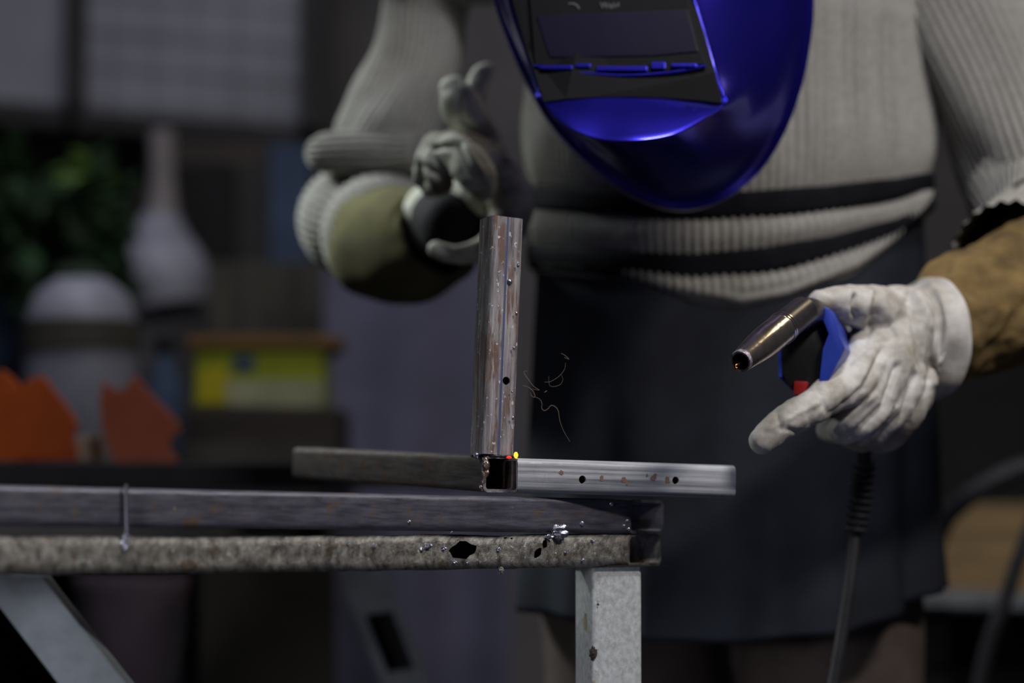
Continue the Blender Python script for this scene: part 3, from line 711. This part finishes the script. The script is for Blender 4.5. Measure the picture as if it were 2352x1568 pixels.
hr = G().sphere(hc + Vector((0, .02, .035)), .092, 24, 16, (.88, .98, 1.05)); hr.build('hair', M['hair'], person)

# ---- sweater: torso + both sleeves in one knitted mesh
HEM = [(1150, 600), (1235, 632), (1400, 640), (1480, 655), (1600, 700), (1700, 724), (1800, 706), (1950, 640), (2050, 556), (2105, 490), (2140, 440)]
S1 = [(1150, 445), (1240, 452), (1500, 470), (1700, 474), (1900, 456), (2040, 436), (2140, 410)]
S2 = [(1150, 560), (1240, 590), (1480, 612), (1600, 616), (1750, 600), (1900, 570), (2040, 524), (2110, 480), (2150, 450)]
def tor(phi, z, off=0.0):
    """torso surface; phi 0 = photo right side, pi/2 = front, pi = left side"""
    a = lerpk(z, [(.95, .182), (1.10, .187), (1.30, .190), (1.38, .20), (1.42, .17), (1.47, .09), (1.50, .07)])
    b = lerpk(z, [(.95, .135), (1.12, .128), (1.30, .135), (1.38, .12), (1.45, .08), (1.50, .065)])
    c, s = math.cos(phi), math.sin(phi)
    ss = math.copysign(abs(s) ** .85, s)
    return Vector((XC + (a + off) * c, 2.33 - (b + off) * ss, z))
def z_at(phi, keys):
    p = tor(phi, 1.08)
    px = proj(p)[0]; py = lerpk(px, keys)
    return P(px, py, p.y).z
NB = 1120; NR = 110; rows = []
ribn = 140
cols = []
for j in range(NB):
    phi = 2 * PI * j / NB
    ff = phi if phi <= PI else 2 * PI - phi
    zh = z_at(ff, HEM); z1 = z_at(ff, S1); z2 = z_at(ff, S2)
    side = math.sin(ff) ** .5 if math.sin(ff) > 0 else 0
    col = []
    for i in range(NR + 1):
        t = (i / NR) ** 1.6; z = zh + (1.49 - zh) * t
        lw = min(1, max(0, (z - (z2 - .03)) / .012)); off = .004 + .0015 * math.cos(ribn * phi) * (.1 + .9 * lw) * (1 if z < 1.46 else 0) + .0016 * math.cos((z - zh) * 2 * PI / .013) * (1 - lw)
        mid = (z1 + z2) / 2; gap = max(.02, z1 - z2)
        off += .008 * math.exp(-((z - mid) / (gap * .35)) ** 2) * side
        off -= .004 * math.exp(-((z - z1) / .018) ** 2) + .004 * math.exp(-((z - z2) / .018) ** 2)
        off += .010 * math.exp(-((z - (z2 + zh) / 2) / .016) ** 2) * side
        off += .006 * math.exp(-((z - z1 - .05) / .05) ** 2)
        off += .0035 * noise.noise(Vector((math.cos(phi) * 3, math.sin(phi) * 3, z * 7))) + min(1, max(0, (z - z1 - .03) / .05)) * .008 * noise.noise(Vector((math.cos(phi) * 9, math.sin(phi) * 9, z * 2.2)))
        if z < zh + .012: off -= .008 * (1 - (z - zh) / .012) ** 2
        off += .006 * math.cos(5 * phi + 1.0) * max(0, (z - 1.15)) / .2 * (1 if z < 1.4 else 0)
        col.append(tor(phi, z, off))
    cols.append(col)
rows = [[cols[j][i] for j in range(NB)] for i in range(NR + 1)]
inner_row = [[tor(2 * PI * j / NB, cols[j][0].z + .012, -.003) for j in range(NB)]]
sw = G().grid(inner_row + rows, cu=True)
# photo right sleeve
def fold(seed, amp, k1, k2):
    return lambda t, a: amp * noise.noise(Vector((t * k1 + seed, math.cos(a) * k2, math.sin(a) * k2)))
sw.tube([RS + Vector((-.05, 0, .03)), RS + Vector((.02, -.01, -.01)), Vector((.465, 2.31, 1.27)), Vector((.498, 2.285, 1.17)), RE + Vector((.004, -.012, -.005)), Vector((.488, 2.20, 1.092)), Vector((.47, 2.16, 1.082))],
        [.07, .076, .072, .070, .070, .062, .050], 480, False, ribs=56, amp=.0013, sub=12, bumpf=fold(3, .016, 5, 1.1))
# its ribbed cuff
sw.tube([Vector((.486, 2.21, 1.085)), Vector((.480, 2.18, 1.078)), P(2372, 590, 2.145), P(2335, 618, 2.11)], [.050, .057, .061, .061], 240, False, ribs=26, amp=.0016, sub=8)
# photo left sleeve: upper part, a bunched fold, then the ribbed cuff pushed up the forearm
sw.tube([LS + Vector((.06, 0, .03)), LS + Vector((.0, 0, .0)), P(1035, -90, 2.40), P(985, 20, 2.42), P(965, 150, 2.42), P(915, 270, 2.42), P(870, 350, 2.42), P(850, 400, 2.43)],
        [.06, .06, .048, R(94, 2.42), R(100, 2.42), R(118, 2.42), R(108, 2.42), R(60, 2.42)], 240, True, ribs=38, amp=.0009, sub=10, bumpf=fold(9, .012, 4, 1.0))
sw.tube([P(722, 352, 2.41), P(745, 352, 2.40), P(800, 350, 2.39), P(880, 352, 2.38), P(950, 350, 2.37)], [R(26, 2.4), R(44, 2.4), R(50, 2.4), R(56, 2.4), R(40, 2.4)], 160, True, sub=8, ribs=18, amp=.0012)
sw.tube([P(790, 470, 2.50), P(800, 490, 2.47), P(812, 505, 2.44), P(830, 515, 2.42), P(846, 522, 2.405), P(862, 530, 2.39), P(880, 540, 2.37), P(893, 548, 2.355)],
        [R(70, 2.45), R(112, 2.45), R(128, 2.44), R(122, 2.42), R(112, 2.40), R(134, 2.39), R(140, 2.37), R(128, 2.36)], 300, True, ribs=40, amp=.0012, sub=6)
sweater = sw.build('sweater', M['knit'], person, angle=80)

# ---- apron
ag = G(); rows = []
for i in range(60):
    t = i / 59; row = []
    for j in range(161):
        u = j / 160; phi = -.18 * PI + 1.36 * PI * u
        p0 = tor(min(max(phi, -.1), PI + .1), 1.05)
        px = proj(p0)[0]
        py1 = lerpk(px, [(1150, 1395), (1300, 1420), (1500, 1465), (1700, 1470), (1900, 1445), (2050, 1400), (2140, 1350)])
        z1 = P(px, py1, 2.2).z; z0 = 1.155 - .10 * max(0, math.sin(phi))
        z = z0 + (z1 - z0) * t
        a = .186 + .012 * t; b = .138 + .05 * t
        fo = .010 * t * math.sin(phi * 7 + .6) + .006 * t * math.sin(phi * 15 + 2) + .004 * noise.noise(Vector((phi * 2, z * 8, 0)))
        c, s = math.cos(phi), math.sin(phi); ss = math.copysign(abs(s) ** .85, s)
        row.append(Vector((XC + (a + fo) * c, 2.335 - (b + fo) * ss, z)))
    rows.append(row)
ag.grid(rows)
apron = ag.build('apron', M['apron'], person)
m_ = apron.modifiers.new('s', 'SOLIDIFY'); m_.thickness = .0025; m_.offset = -1; bake(apron)
def strap(keys, hpx, seed):
    rows = []
    for k in range(5):
        row = []
        for j in range(181):
            phi = -.06 + (PI + .12) * j / 180; f = min(max(phi, 0), PI)
            zc = z_at(f, keys); hh = R(lerpk(proj(tor(f, 1.08))[0], hpx), 2.22)
            z = zc + hh * (1 - k / 2)
            row.append(tor(phi, z, .0085 + .0015 * math.sin(k / 4 * PI) + .001 * noise.noise(Vector((phi * 3 + seed, k * .3, 0)))))
        rows.append(row)
    o = G().grid(rows).build('waist_strap', M['strap'], apron)
    m_ = o.modifiers.new('s', 'SOLIDIFY'); m_.thickness = .002; m_.offset = -1; bake(o); return o
strap(S1, [(1200, 28), (1500, 34), (1750, 32), (2000, 28), (2140, 20)], 1)
strap(S2, [(1200, 30), (1600, 32), (1800, 30), (2000, 24), (2140, 14)], 5)

# ---- trousers and boots
tg = G()
tg.tube([(XC, 2.335, 1.03), (XC, 2.335, .93), (XC, 2.335, .84)], [.155, .165, .15], 48, sq=(.74, 1.12), sub=5)
for s in (-1, 1):
    tg.tube([(XC + s * .085, 2.335, .90), (XC + s * .092, 2.325, .70), (XC + s * .1, 2.32, .5), (XC + s * .1, 2.34, .3), (XC + s * .1, 2.355, .09)], [.092, .09, .075, .07, .07], 40, sub=8, bumpf=fold(s + 5, .010, 9, 1.2))
tr = tg.build('trousers', M['trousers'], person); remesh(tr, .006, 3)
for s in (-1, 1):
    b_ = G().capsule([(XC + s * .1, 2.38, .05), (XC + s * .102, 2.30, .052), (XC + s * .106, 2.20, .04)], [.048, .05, .038]).capsule([(XC + s * .1, 2.36, .06), (XC + s * .1, 2.36, .14)], [.052, .052])
    bo = b_.build('boot', M['boot'], person); remesh(bo, .005, 4)
    for v in bo.data.vertices: v.co.z = max(v.co.z, 0.001)

# ---- helmet
def ring(pts, Y, n=144, ylist=None):
    k = curve2([(a, b, (ylist[i] if ylist else Y)) for i, (a, b) in enumerate(pts)], n)
    return [P(a, b, y) for a, b, y in k]
# keys run: left side going down, chin, right side going up, crown
K0 = [(1118, -150), (1128, -20), (1165, 95), (1212, 195), (1272, 295), (1362, 385), (1455, 450), (1560, 482), (1655, 464), (1742, 400), (1802, 310), (1842, 205), (1864, 100), (1872, 0), (1868, -170), (1800, -360), (1650, -470), (1440, -490), (1260, -420), (1150, -290)]
Y0 = [2.0235] * 20
def mixk(A, B, t, dy=0): return [(a[0] + (b[0] - a[0]) * t, a[1] + (b[1] - a[1]) * t + dy) for a, b in zip(A, B)]
K1 = [(1126, -150), (1136, -20), (1176, 90), (1224, 188), (1286, 282), (1376, 370), (1462, 428), (1558, 458), (1645, 440), (1726, 380), (1784, 296), (1822, 198), (1843, 98), (1850, 0), (1846, -160), (1782, -340), (1640, -450), (1442, -468), (1268, -402), (1160, -280)]
Y1 = [2.02] * 20
K2 = [(1140, -150), (1152, -20), (1192, 88), (1236, 175), (1280, 258), (1345, 318), (1430, 372), (1520, 392), (1610, 368), (1680, 300), (1722, 230), (1752, 160), (1768, 80), (1772, 0), (1764, -140), (1700, -290), (1590, -400), (1440, -420), (1300, -360), (1180, -260)]
Y2 = [2.00, 2.00, 1.99, 1.98, 1.965, 1.955, 1.945, 1.94, 1.94, 1.95, 1.965, 1.975, 1.985, 1.99, 1.99, 1.99, 1.985, 1.985, 1.99, 2.0]
# chin lip (lower edge of the bright crescent) and visor edge
K3 = [(1150, -140), (1160, -10), (1200, 110), (1226, 190), (1250, 240), (1300, 290), (1378, 320), (1460, 322), (1545, 308), (1620, 270), (1664, 238), (1650, 170), (1628, 90), (1604, 10), (1585, -80), (1560, -180), (1500, -230), (1400, -240), (1290, -230), (1170, -200)]
Y3 = [1.975, 1.965, 1.945, 1.93, 1.915, 1.895, 1.885, 1.88, 1.885, 1.90, 1.915, 1.93, 1.935, 1.94, 1.95, 1.955, 1.955, 1.955, 1.96, 1.97]
K4 = [(1156, -130), (1168, -10), (1206, 108), (1230, 185), (1247, 232), (1300, 226), (1370, 222), (1450, 221), (1530, 224), (1600, 230), (1660, 236), (1644, 165), (1622, 88), (1598, 10), (1580, -80), (1552, -172), (1495, -220), (1400, -230), (1295, -222), (1178, -190)]
Y4 = [1.965, 1.955, 1.938, 1.925, 1.918, 1.918, 1.916, 1.916, 1.916, 1.917, 1.916, 1.925, 1.93, 1.935, 1.94, 1.945, 1.945, 1.945, 1.95, 1.96]
helmet_root = person
r0 = ring(K0, 0, ylist=Y0); r0b = [p + Vector((0, .045, 0)) for p in ring(mixk(K0, [(1490, 0)] * 20, .02), 0, ylist=Y0)]
r01 = ring(mixk(K0, K1, .5), 0, ylist=[2.0212] * 20)
r1 = ring(K1, 0, ylist=Y1); r12 = ring(mixk(K1, K2, .5), 0, ylist=[(a + b) / 2 - .010 for a, b in zip(Y1, Y2)])
r2 = ring(K2, 0, ylist=Y2); r23 = ring(mixk(K2, K3, .5), 0, ylist=[(a + b) / 2 - .004 for a, b in zip(Y2, Y3)])
r3 = ring(K3, 0, ylist=Y3); r4 = ring(K4, 0, ylist=Y4)
r3a = [a.lerp(b, .06) for a, b in zip(r3, r4)]; r34 = [a.lerp(b, .5) + Vector((0, -.002, 0)) for a, b in zip(r3, r4)]
hl = G().grid([r0b, [a.lerp(b, .12) for a, b in zip(r0, r0b)], r0, r01, r1, r12, r2, r23, [a.lerp(b, .9) for a, b in zip(r23, r3)], r3, r3a, r34, [a.lerp(b, .9) for a, b in zip(r3, r4)], r4], cu=True)
helmet = hl.build('welding_helmet', M['shell'], person, angle=50)
m_ = helmet.modifiers.new('sub', 'SUBSURF'); m_.levels = 1; m_.render_levels = 1
m_ = helmet.modifiers.new('s', 'SOLIDIFY'); m_.thickness = .003; m_.offset = -1; bake(helmet); helmet.data.shade_smooth()
# visor housing: flat black panel carrying the lens
def pan(pts, Yf, dep, name, mat, bev=0.0, par=None):
    vs = [P(a, b, Yf(a, b)) for a, b in pts]
    return G().prism(vs, (0, dep, 0)).build(name, M[mat], par or helmet, smooth=False, bevel=bev)
YP = lambda a, b: 1.916 + max(0, (200 - b)) * 1.1e-4 + (1662 - a) * 3e-5 * (1 if b < 200 else .2)
hpts = [(1168, -150), (1172, -10), (1206, 108), (1230, 185), (1247, 234), (1300, 228), (1370, 224), (1450, 223), (1530, 226), (1600, 231), (1660, 238), (1644, 165), (1622, 88), (1598, 10), (1580, -80), (1550, -170), (1400, -226), (1240, -210)]
pan(hpts, lambda a, b: YP(a, b) - .003, .010, 'visor_housing', 'helm_black', .0008)
# raised lower ledge with its curved blue edge
led = [(1228, 152), (1290, 162), (1360, 170), (1430, 174), (1510, 170), (1570, 162), (1620, 151)]
G().tube([P(a, b, YP(a, b) - .006) for a, b in led], .0016, 10, sub=6).build('blue_trim', M['shell'], helmet)
pan([(1195, -150), (1215, -10), (1228, 148), (1290, 158), (1360, 166), (1430, 170), (1510, 166), (1570, 158), (1620, 146), (1604, 90), (1580, 0), (1560, -90), (1500, -190)], lambda a, b: YP(a, b) - .0065, .005, 'lens_frame', 'helm_black', .0008)
pan([(1232, 36), (1580, 22), (1604, 118), (1500, 128), (1262, 132)], lambda a, b: YP(a, b) - .0075, .004, 'lens', 'lens', .0006)
for a0, a1, b0, b1 in ((1322, 1356, 146, 154), (1370, 1486, 152, 162), (1496, 1528, 143, 157), (1240, 1314, 150, 158), (1542, 1600, 146, 153)):
    pan([(a0, b0), (a1, b0), (a1, b1), (a0, b1)], lambda a, b: YP(a, b) - .0095, .004, 'clip', 'shell', .0004)
# faint printed word and swoosh above the lens
tc = bpy.data.curves.new('printed_word', 'FONT'); tc.body = 'Weld'; tc.size = R(15, 1.93) * 1.35; tc.extrude = .0002; tc.align_x = 'LEFT'
to = bpy.data.objects.new('printed_word', tc); COL.objects.link(to); dg = bpy.context.evaluated_depsgraph_get(); dg.update()
tm = bpy.data.meshes.new_from_object(to.evaluated_get(dg)); bpy.data.objects.remove(to, do_unlink=True)
tm.materials.clear(); tm.materials.append(M['print'])
wo = bpy.data.objects.new('printed_word', tm); COL.objects.link(wo); wo.parent = helmet
pw = P(1378, 19, YP(1378, 19) - .0072) - ORG[helmet.name]
wo.location = pw; wo.rotation_euler = (PI / 2, 0, .0)
G().tube([P(a, b, YP(a, b) - .0070) for a, b in ((1306, 9), (1318, 9), (1326, 14), (1330, 21))], .0006, 6, sub=4).build('printed_swoosh', M['print'], helmet)

# ---- photo-right glove with brown gauntlet (person's left hand)
def chain(g, lst, seg=20):
    g.capsule([P(a, b, y) for a, b, y, r in lst], [R(r, y) for a, b, y, r in lst], seg, 6)
gl = G()
chain(gl, [(2090, 785, 2.00, 112), (2020, 800, 1.98, 92), (1985, 800, 1.98, 60)])
chain(gl, [(2060, 740, 1.965, 88), (2040, 830, 1.95, 92), (2075, 900, 1.97, 72)])
chain(gl, [(2010, 790, 1.94, 62), (1965, 865, 1.90, 54), (1880, 925, 1.86, 42), (1805, 968, 1.84, 37), (1750, 1010, 1.83, 32)])
chain(gl, [(2040, 830, 1.93, 62), (2000, 930, 1.905, 46), (1940, 985, 1.91, 36), (1905, 985, 1.96, 30)])
chain(gl, [(2075, 860, 1.94, 58), (2045, 945, 1.925, 44), (1990, 1005, 1.94, 34), (1950, 1000, 1.99, 28)])
chain(gl, [(2100, 880, 1.96, 52), (2080, 950, 1.95, 40), (2035, 1008, 1.97, 31), (1990, 1000, 2.02, 26)])
chain(gl, [(2060, 730, 1.96, 72), (1990, 708, 1.93, 54), (1930, 696, 1.905, 42), (1882, 694, 1.89, 27)])
glove = gl.build('work_glove', M['glove'], person); remesh(glove, .0016, 5)
sculpt(glove, [
    ([(2090, 670), (2105, 760), (2130, 870)], 1.95, 10, -.004), ([(2110, 670), (2140, 760), (2152, 880)], 1.95, 9, .004),
    ([(2020, 690), (2060, 760), (2095, 850)], 1.95, 12, .002),
    ([(1965, 680), (1962, 725)], 1.92, 7, -.006), ([(2000, 670), (1985, 720)], 1.92, 8, .003),
    ([(1900, 970), (1990, 890), (2030, 800)], 1.9, 9, -.004), ([(1950, 1005), (2030, 930), (2060, 840)], 1.9, 8, -.0045), ([(2000, 1030), (2075, 950), (2100, 860)], 1.92, 8, -.004),
    ([(1920, 985), (2010, 910)], 1.9, 7, .003), ([(1975, 1015), (2055, 935)], 1.9, 7, .003),
    ([(1780, 930), (1795, 985)], 1.84, 6, -.003), ([(1810, 985), (1850, 1000)], 1.84, 6, -.002), ([(1870, 880), (1905, 950)], 1.86, 10, -.002), ([(1765, 985), (1820, 955), (1880, 925)], 1.84, 7, .0015),
    ([(1985, 790), (2010, 720)], 1.93, 10, -.003), ([(1950, 830), (2000, 790), (2060, 780)], 1.93, 8, -.002),
], .0016, 45)
# flared hem of the glove over the gauntlet
def jitter(v, s, k): return v + Vector((noise.noise(v * k), noise.noise(v * k + Vector((5, 0, 0))), noise.noise(v * k + Vector((0, 7, 0))))) * s
gg = G()
gg.tube([P(2058, 770, 1.99), P(2092, 775, 2.00), P(2120, 778, 2.005), P(2138, 778, 2.01)], [R(108, 2), R(122, 2), R(136, 2), R(145, 2)], 64, False, sub=6, bumpf=fold(2, .005, 3, 1.6), sq=(1, .92))
hm = gg.build('glove_hem', M['glove'], glove); m_ = hm.modifiers.new('s', 'SOLIDIFY'); m_.thickness = .0025; bake(hm)
gg = G()
gg.tube([P(2105, 775, 2.01), P(2150, 765, 2.02), P(2210, 735, 2.04), P(2290, 700, 2.07), P(2372, 640, 2.12), P(2400, 605, 2.16)], [R(92, 2), R(112, 2.02), R(136, 2.04), R(146, 2.07), R(150, 2.1), R(145, 2.1)], 96, False, sub=12, bumpf=lambda t, a: .010 * noise.noise(Vector((t * 5, math.cos(a) * 2.0, math.sin(a) * 2.0 + 3))) + .003 * noise.noise(Vector((t * 16, math.cos(a) * 5.0, math.sin(a) * 5.0))))
gt = gg.build('gauntlet_cuff', M['gaunt'], glove); m_ = gt.modifiers.new('s', 'SOLIDIFY'); m_.thickness = .003; bake(gt)

# ---- photo-left glove (person's right hand), curled and out of focus
gl = G()
chain(gl, [(1000, 500, 2.28, 85), (1080, 470, 2.22, 80), (1150, 440, 2.19, 70), (1172, 480, 2.18, 54)])
chain(gl, [(1150, 400, 2.17, 52), (1175, 460, 2.165, 54), (1165, 520, 2.165, 46)])
chain(gl, [(1130, 370, 2.17, 46), (1050, 340, 2.13, 44), (990, 355, 2.12, 36), (972, 405, 2.13, 24)])
chain(gl, [(1000, 335, 2.12, 34), (1052, 348, 2.095, 42), (1092, 395, 2.08, 48), (1112, 428, 2.085, 34)])
chain(gl, [(1000, 365, 2.11, 32), (1012, 420, 2.11, 30), (990, 430, 2.13, 24)])
chain(gl, [(1125, 380, 2.19, 50), (1090, 295, 2.17, 44), (1058, 240, 2.15, 50), (1040, 208, 2.15, 34)])
chain(gl, [(1080, 270, 2.17, 30), (1092, 215, 2.17, 28), (1108, 172, 2.18, 26), (1122, 160, 2.19, 18)])
chain(gl, [(1165, 510, 2.16, 44), (1125, 565, 2.14, 32), (1060, 585, 2.12, 26), (1000, 572, 2.12, 21)])
gl2 = gl.build('work_glove', M['glove_d'], person); remesh(gl2, .0018, 4)
sculpt(gl2, [([(1045, 190), (1062, 240), (1060, 280)], 2.14, 6, -.004), ([(1000, 340), (1050, 330), (1080, 400)], 2.1, 6, -.005), ([(1070, 340), (1110, 400)], 2.09, 6, .004), ([(970, 380), (1010, 400)], 2.12, 6, -.004), ([(1070, 290), (1130, 330)], 2.15, 12, -.006)], 0.002, 35)
G().capsule([P(1010, 500, 2.24), P(1038, 515, 2.20), P(1045, 530, 2.20)], [R(70, 2.2), R(76, 2.2), R(70, 2.2)], 24).build('palm_shade', M['dkhollow'], gl2)  # dark filling that stands in for the shaded hollow of the curled hand
gg = G(); gg.tube([P(878, 556, 2.38), P(900, 562, 2.35), P(950, 562, 2.31), P(990, 552, 2.28), P(1005, 540, 2.27)], [R(134, 2.38), R(140, 2.35), R(138, 2.31), R(118, 2.28), R(100, 2.27)], 72, False, sub=8, bumpf=fold(12, .006, 3, 1.5))
gt = gg.build('gauntlet_cuff', M['gaunt_l'], gl2); m_ = gt.modifiers.new('s', 'SOLIDIFY'); m_.thickness = .003; bake(gt)

# ================================================================== WELDING TORCH
torch = empty('welding_torch', P(1860, 900, 1.90), 'blue and black welding torch with chrome nozzle, held in the white glove', 'welding torch')
tip = P(1702, 829, 1.745); bk_ = P(1792, 757, 1.80); nk = P(1835, 727, 1.835)
ax = (bk_ - tip).normalized(); Ln = (bk_ - tip).length
rt = R(26, 1.75); rb_ = R(37, 1.8)
def axp(base, axv, prof, seg, name, mat, caps=False):
    g = G().lathe(base, prof, seg, axv, caps); return g.build(name, M[mat], torch)
axp(tip, ax, [(rt * .80, .030), (rt * .80, .001), (rt * .86, -.0006), (rt, .0008), (rt * 1.06, .004), (rt * 1.36, Ln * .42), (rb_, Ln * .66), (rb_, Ln)], 48, 'nozzle', 'chrome')
axp(tip, ax, [(rt * .80, .0015), (rt * .80, -.0012), (rt * .96, -.0014), (rt * 1.02, .0008), (rt * 1.02, .002)], 48, 'nozzle_rim', 'sooty')
for k in (0, 1): axp(tip + ax * (Ln + .0035 * k), ax, [(rb_ * .96, 0), (rb_ * 1.05, .0008), (rb_ * 1.05, .002), (rb_ * .96, .003)], 40, 'ring', 'chrome')
axp(tip + ax * (Ln + .006), ax, [(rb_ * .97, 0), (rb_ * .97, (nk - bk_).length - .004)], 40, 'collar', 'neck', True)
axp(tip + ax * .006, ax, [(.0008, -.002), (.0030, 0), (.0034, .004), (.0045, .010), (.0045, .03)], 20, 'contact_tip', 'copper', True)
axp(tip + ax * .012, ax, [(.004, 0), (rt * .80, .0005)], 24, 'gas_diffuser', 'blackmatt', True)
w0 = tip + ax * .005; w1 = P(1692, 841, 1.741)
G().tube([w0, w1], .0009, 8).build('wire', M['copper'], torch)
lump(1692, 840, 1.742, 2.5, 4.5, torch, 'hot_y', 'hot_wire_tip', .1)
G().tube([nk - ax * .006, P(1850, 718, 1.85), P(1872, 720, 1.875), P(1890, 740, 1.90)], [rb_ * .97, rb_ * .96, rb_ * .9, rb_ * .85], 32, sub=6).build('swan_neck', M['neck'], torch)
# handle body
def loft(g, a, Ya, b, Yb, n=6):
    A = [P(x, y, Ya) for x, y in a]; B = [P(x, y, Yb) for x, y in b]
    g.grid([A] + [[p.lerp(q, k / n) for p, q in zip(A, B)] for k in range(1, n + 1)], cu=True, cap0=True, cap1=True); return g
fa = [(1800, 770), (1812, 748), (1850, 742), (1892, 752), (1904, 772), (1898, 800), (1890, 850), (1884, 892), (1850, 896), (1812, 888), (1796, 860), (1792, 810)]
fb = [(a + 60, b + 60) for a, b in fa]
loft(G(), fa, 1.868, fb, 2.0).build('handle', M['black'], torch, angle=30, bevel=.0015)
loft(G(), [(1846, 742), (1856, 706), (1890, 700), (1908, 730), (1912, 760), (1900, 768), (1870, 762)], 1.878, [(a + 40, b + 30) for a, b in [(1846, 742), (1856, 706), (1890, 700), (1908, 730), (1912, 760), (1900, 768), (1870, 762)]], 1.98).build('handle_top', M['black'], torch, angle=30, bevel=.001)
bl = [(1868, 706), (1885, 700), (1906, 708), (1922, 742), (1928, 770), (1941, 798), (1932, 818), (1912, 858), (1892, 893), (1880, 890), (1884, 850), (1890, 800), (1903, 766), (1890, 735)]
loft(G(), bl, 1.861, [(a + 30, b + 25) for a, b in bl], 1.95).build('side_cover', M['blue'], torch, angle=25, bevel=.0012)
loft(G(), [(1787, 805), (1794, 805), (1796, 866), (1789, 866)], 1.868, [(1847, 865), (1854, 865), (1856, 926), (1849, 926)], 1.98).build('side_trim', M['blue'], torch, smooth=False)
loft(G(), [(1824, 874), (1856, 876), (1850, 896), (1836, 908), (1822, 904)], 1.862, [(1850, 890), (1880, 892), (1876, 912), (1860, 924), (1848, 920)], 1.92).build('trigger', M['red'], torch, angle=30, bevel=.001)
# hose
hp = [P(1925, 880, 1.97), P(1975, 980, 2.02), P(1985, 1060, 2.03), P(1978, 1140, 2.03), P(1965, 1220, 2.03), P(1952, 1340, 2.02), P(1930, 1480, 2.01), P(1905, 1620, 2.0), P(1860, 1850, 1.98), Vector((.26, 1.95, .25)), Vector((.36, 1.93, .03)), Vector((.6, 1.95, .012))]
G().tube(hp, [R(16, 2)] * 3 + [R(14, 2)] * 9, 16, sub=8).build('cable', M['rubber'], torch)
g = G(); sp_pts = []
A_, B_, C_ = hp[2], hp[3], hp[4]
for k in range(181):
    t = k / 180; c = (A_ * (1 - t) * (1 - t) + 2 * B_ * t * (1 - t) + C_ * t * t) if False else (A_.lerp(B_, t * 2) if t < .5 else B_.lerp(C_, t * 2 - 1)); a = t * 2 * PI * 10
    r = R(24, 2.03); sp_pts.append(c + Vector((math.cos(a) * r, math.sin(a) * r, 0)))
G().tube(sp_pts, R(5, 2.03), 8).build('strain_relief', M['rubber'], torch)

# ================================================================== SMOKE
sm = G()
def wisp(pts, Y, r):
    P3 = [P(1150 + a * .2041, 700 + b * .2041, Y) for a, b in pts]
    n = len(P3); rad = [R(r, Y) * (0.35 + .65 * math.sin(PI * (i + .5) / n)) for i in range(n)]
    sm.tube(P3, rad, 6, sub=6)
wisp([(250, 905), (320, 930), (370, 980), (385, 1035), (350, 1025), (335, 985)], 1.79, .9)
wisp([(385, 1035), (440, 1060), (465, 1110), (462, 1160), (490, 1188), (530, 1170), (570, 1130), (620, 1150), (650, 1200), (665, 1300), (710, 1420), (780, 1540)], 1.79, 1.0)
wisp([(305, 745), (265, 748), (275, 785), (320, 850), (370, 915), (435, 958), (360, 945)], 1.79, .8)
wisp([(490, 868), (550, 865), (610, 835), (670, 790), (720, 720), (730, 650)], 1.79, .7)
wisp([(540, 800), (550, 900), (600, 918), (670, 895), (700, 840), (680, 780)], 1.79, .7)
wisp([(680, 545), (720, 565), (768, 610), (715, 590)], 1.79, .8)
wisp([(500, 980), (520, 965), (490, 985)], 1.79, 1.0)
o = sm.build('smoke_wisps', M['smoke']); tag(o, 'thin orange lit wisps of welding smoke curling right of the upright tube', 'smoke', kind='stuff')
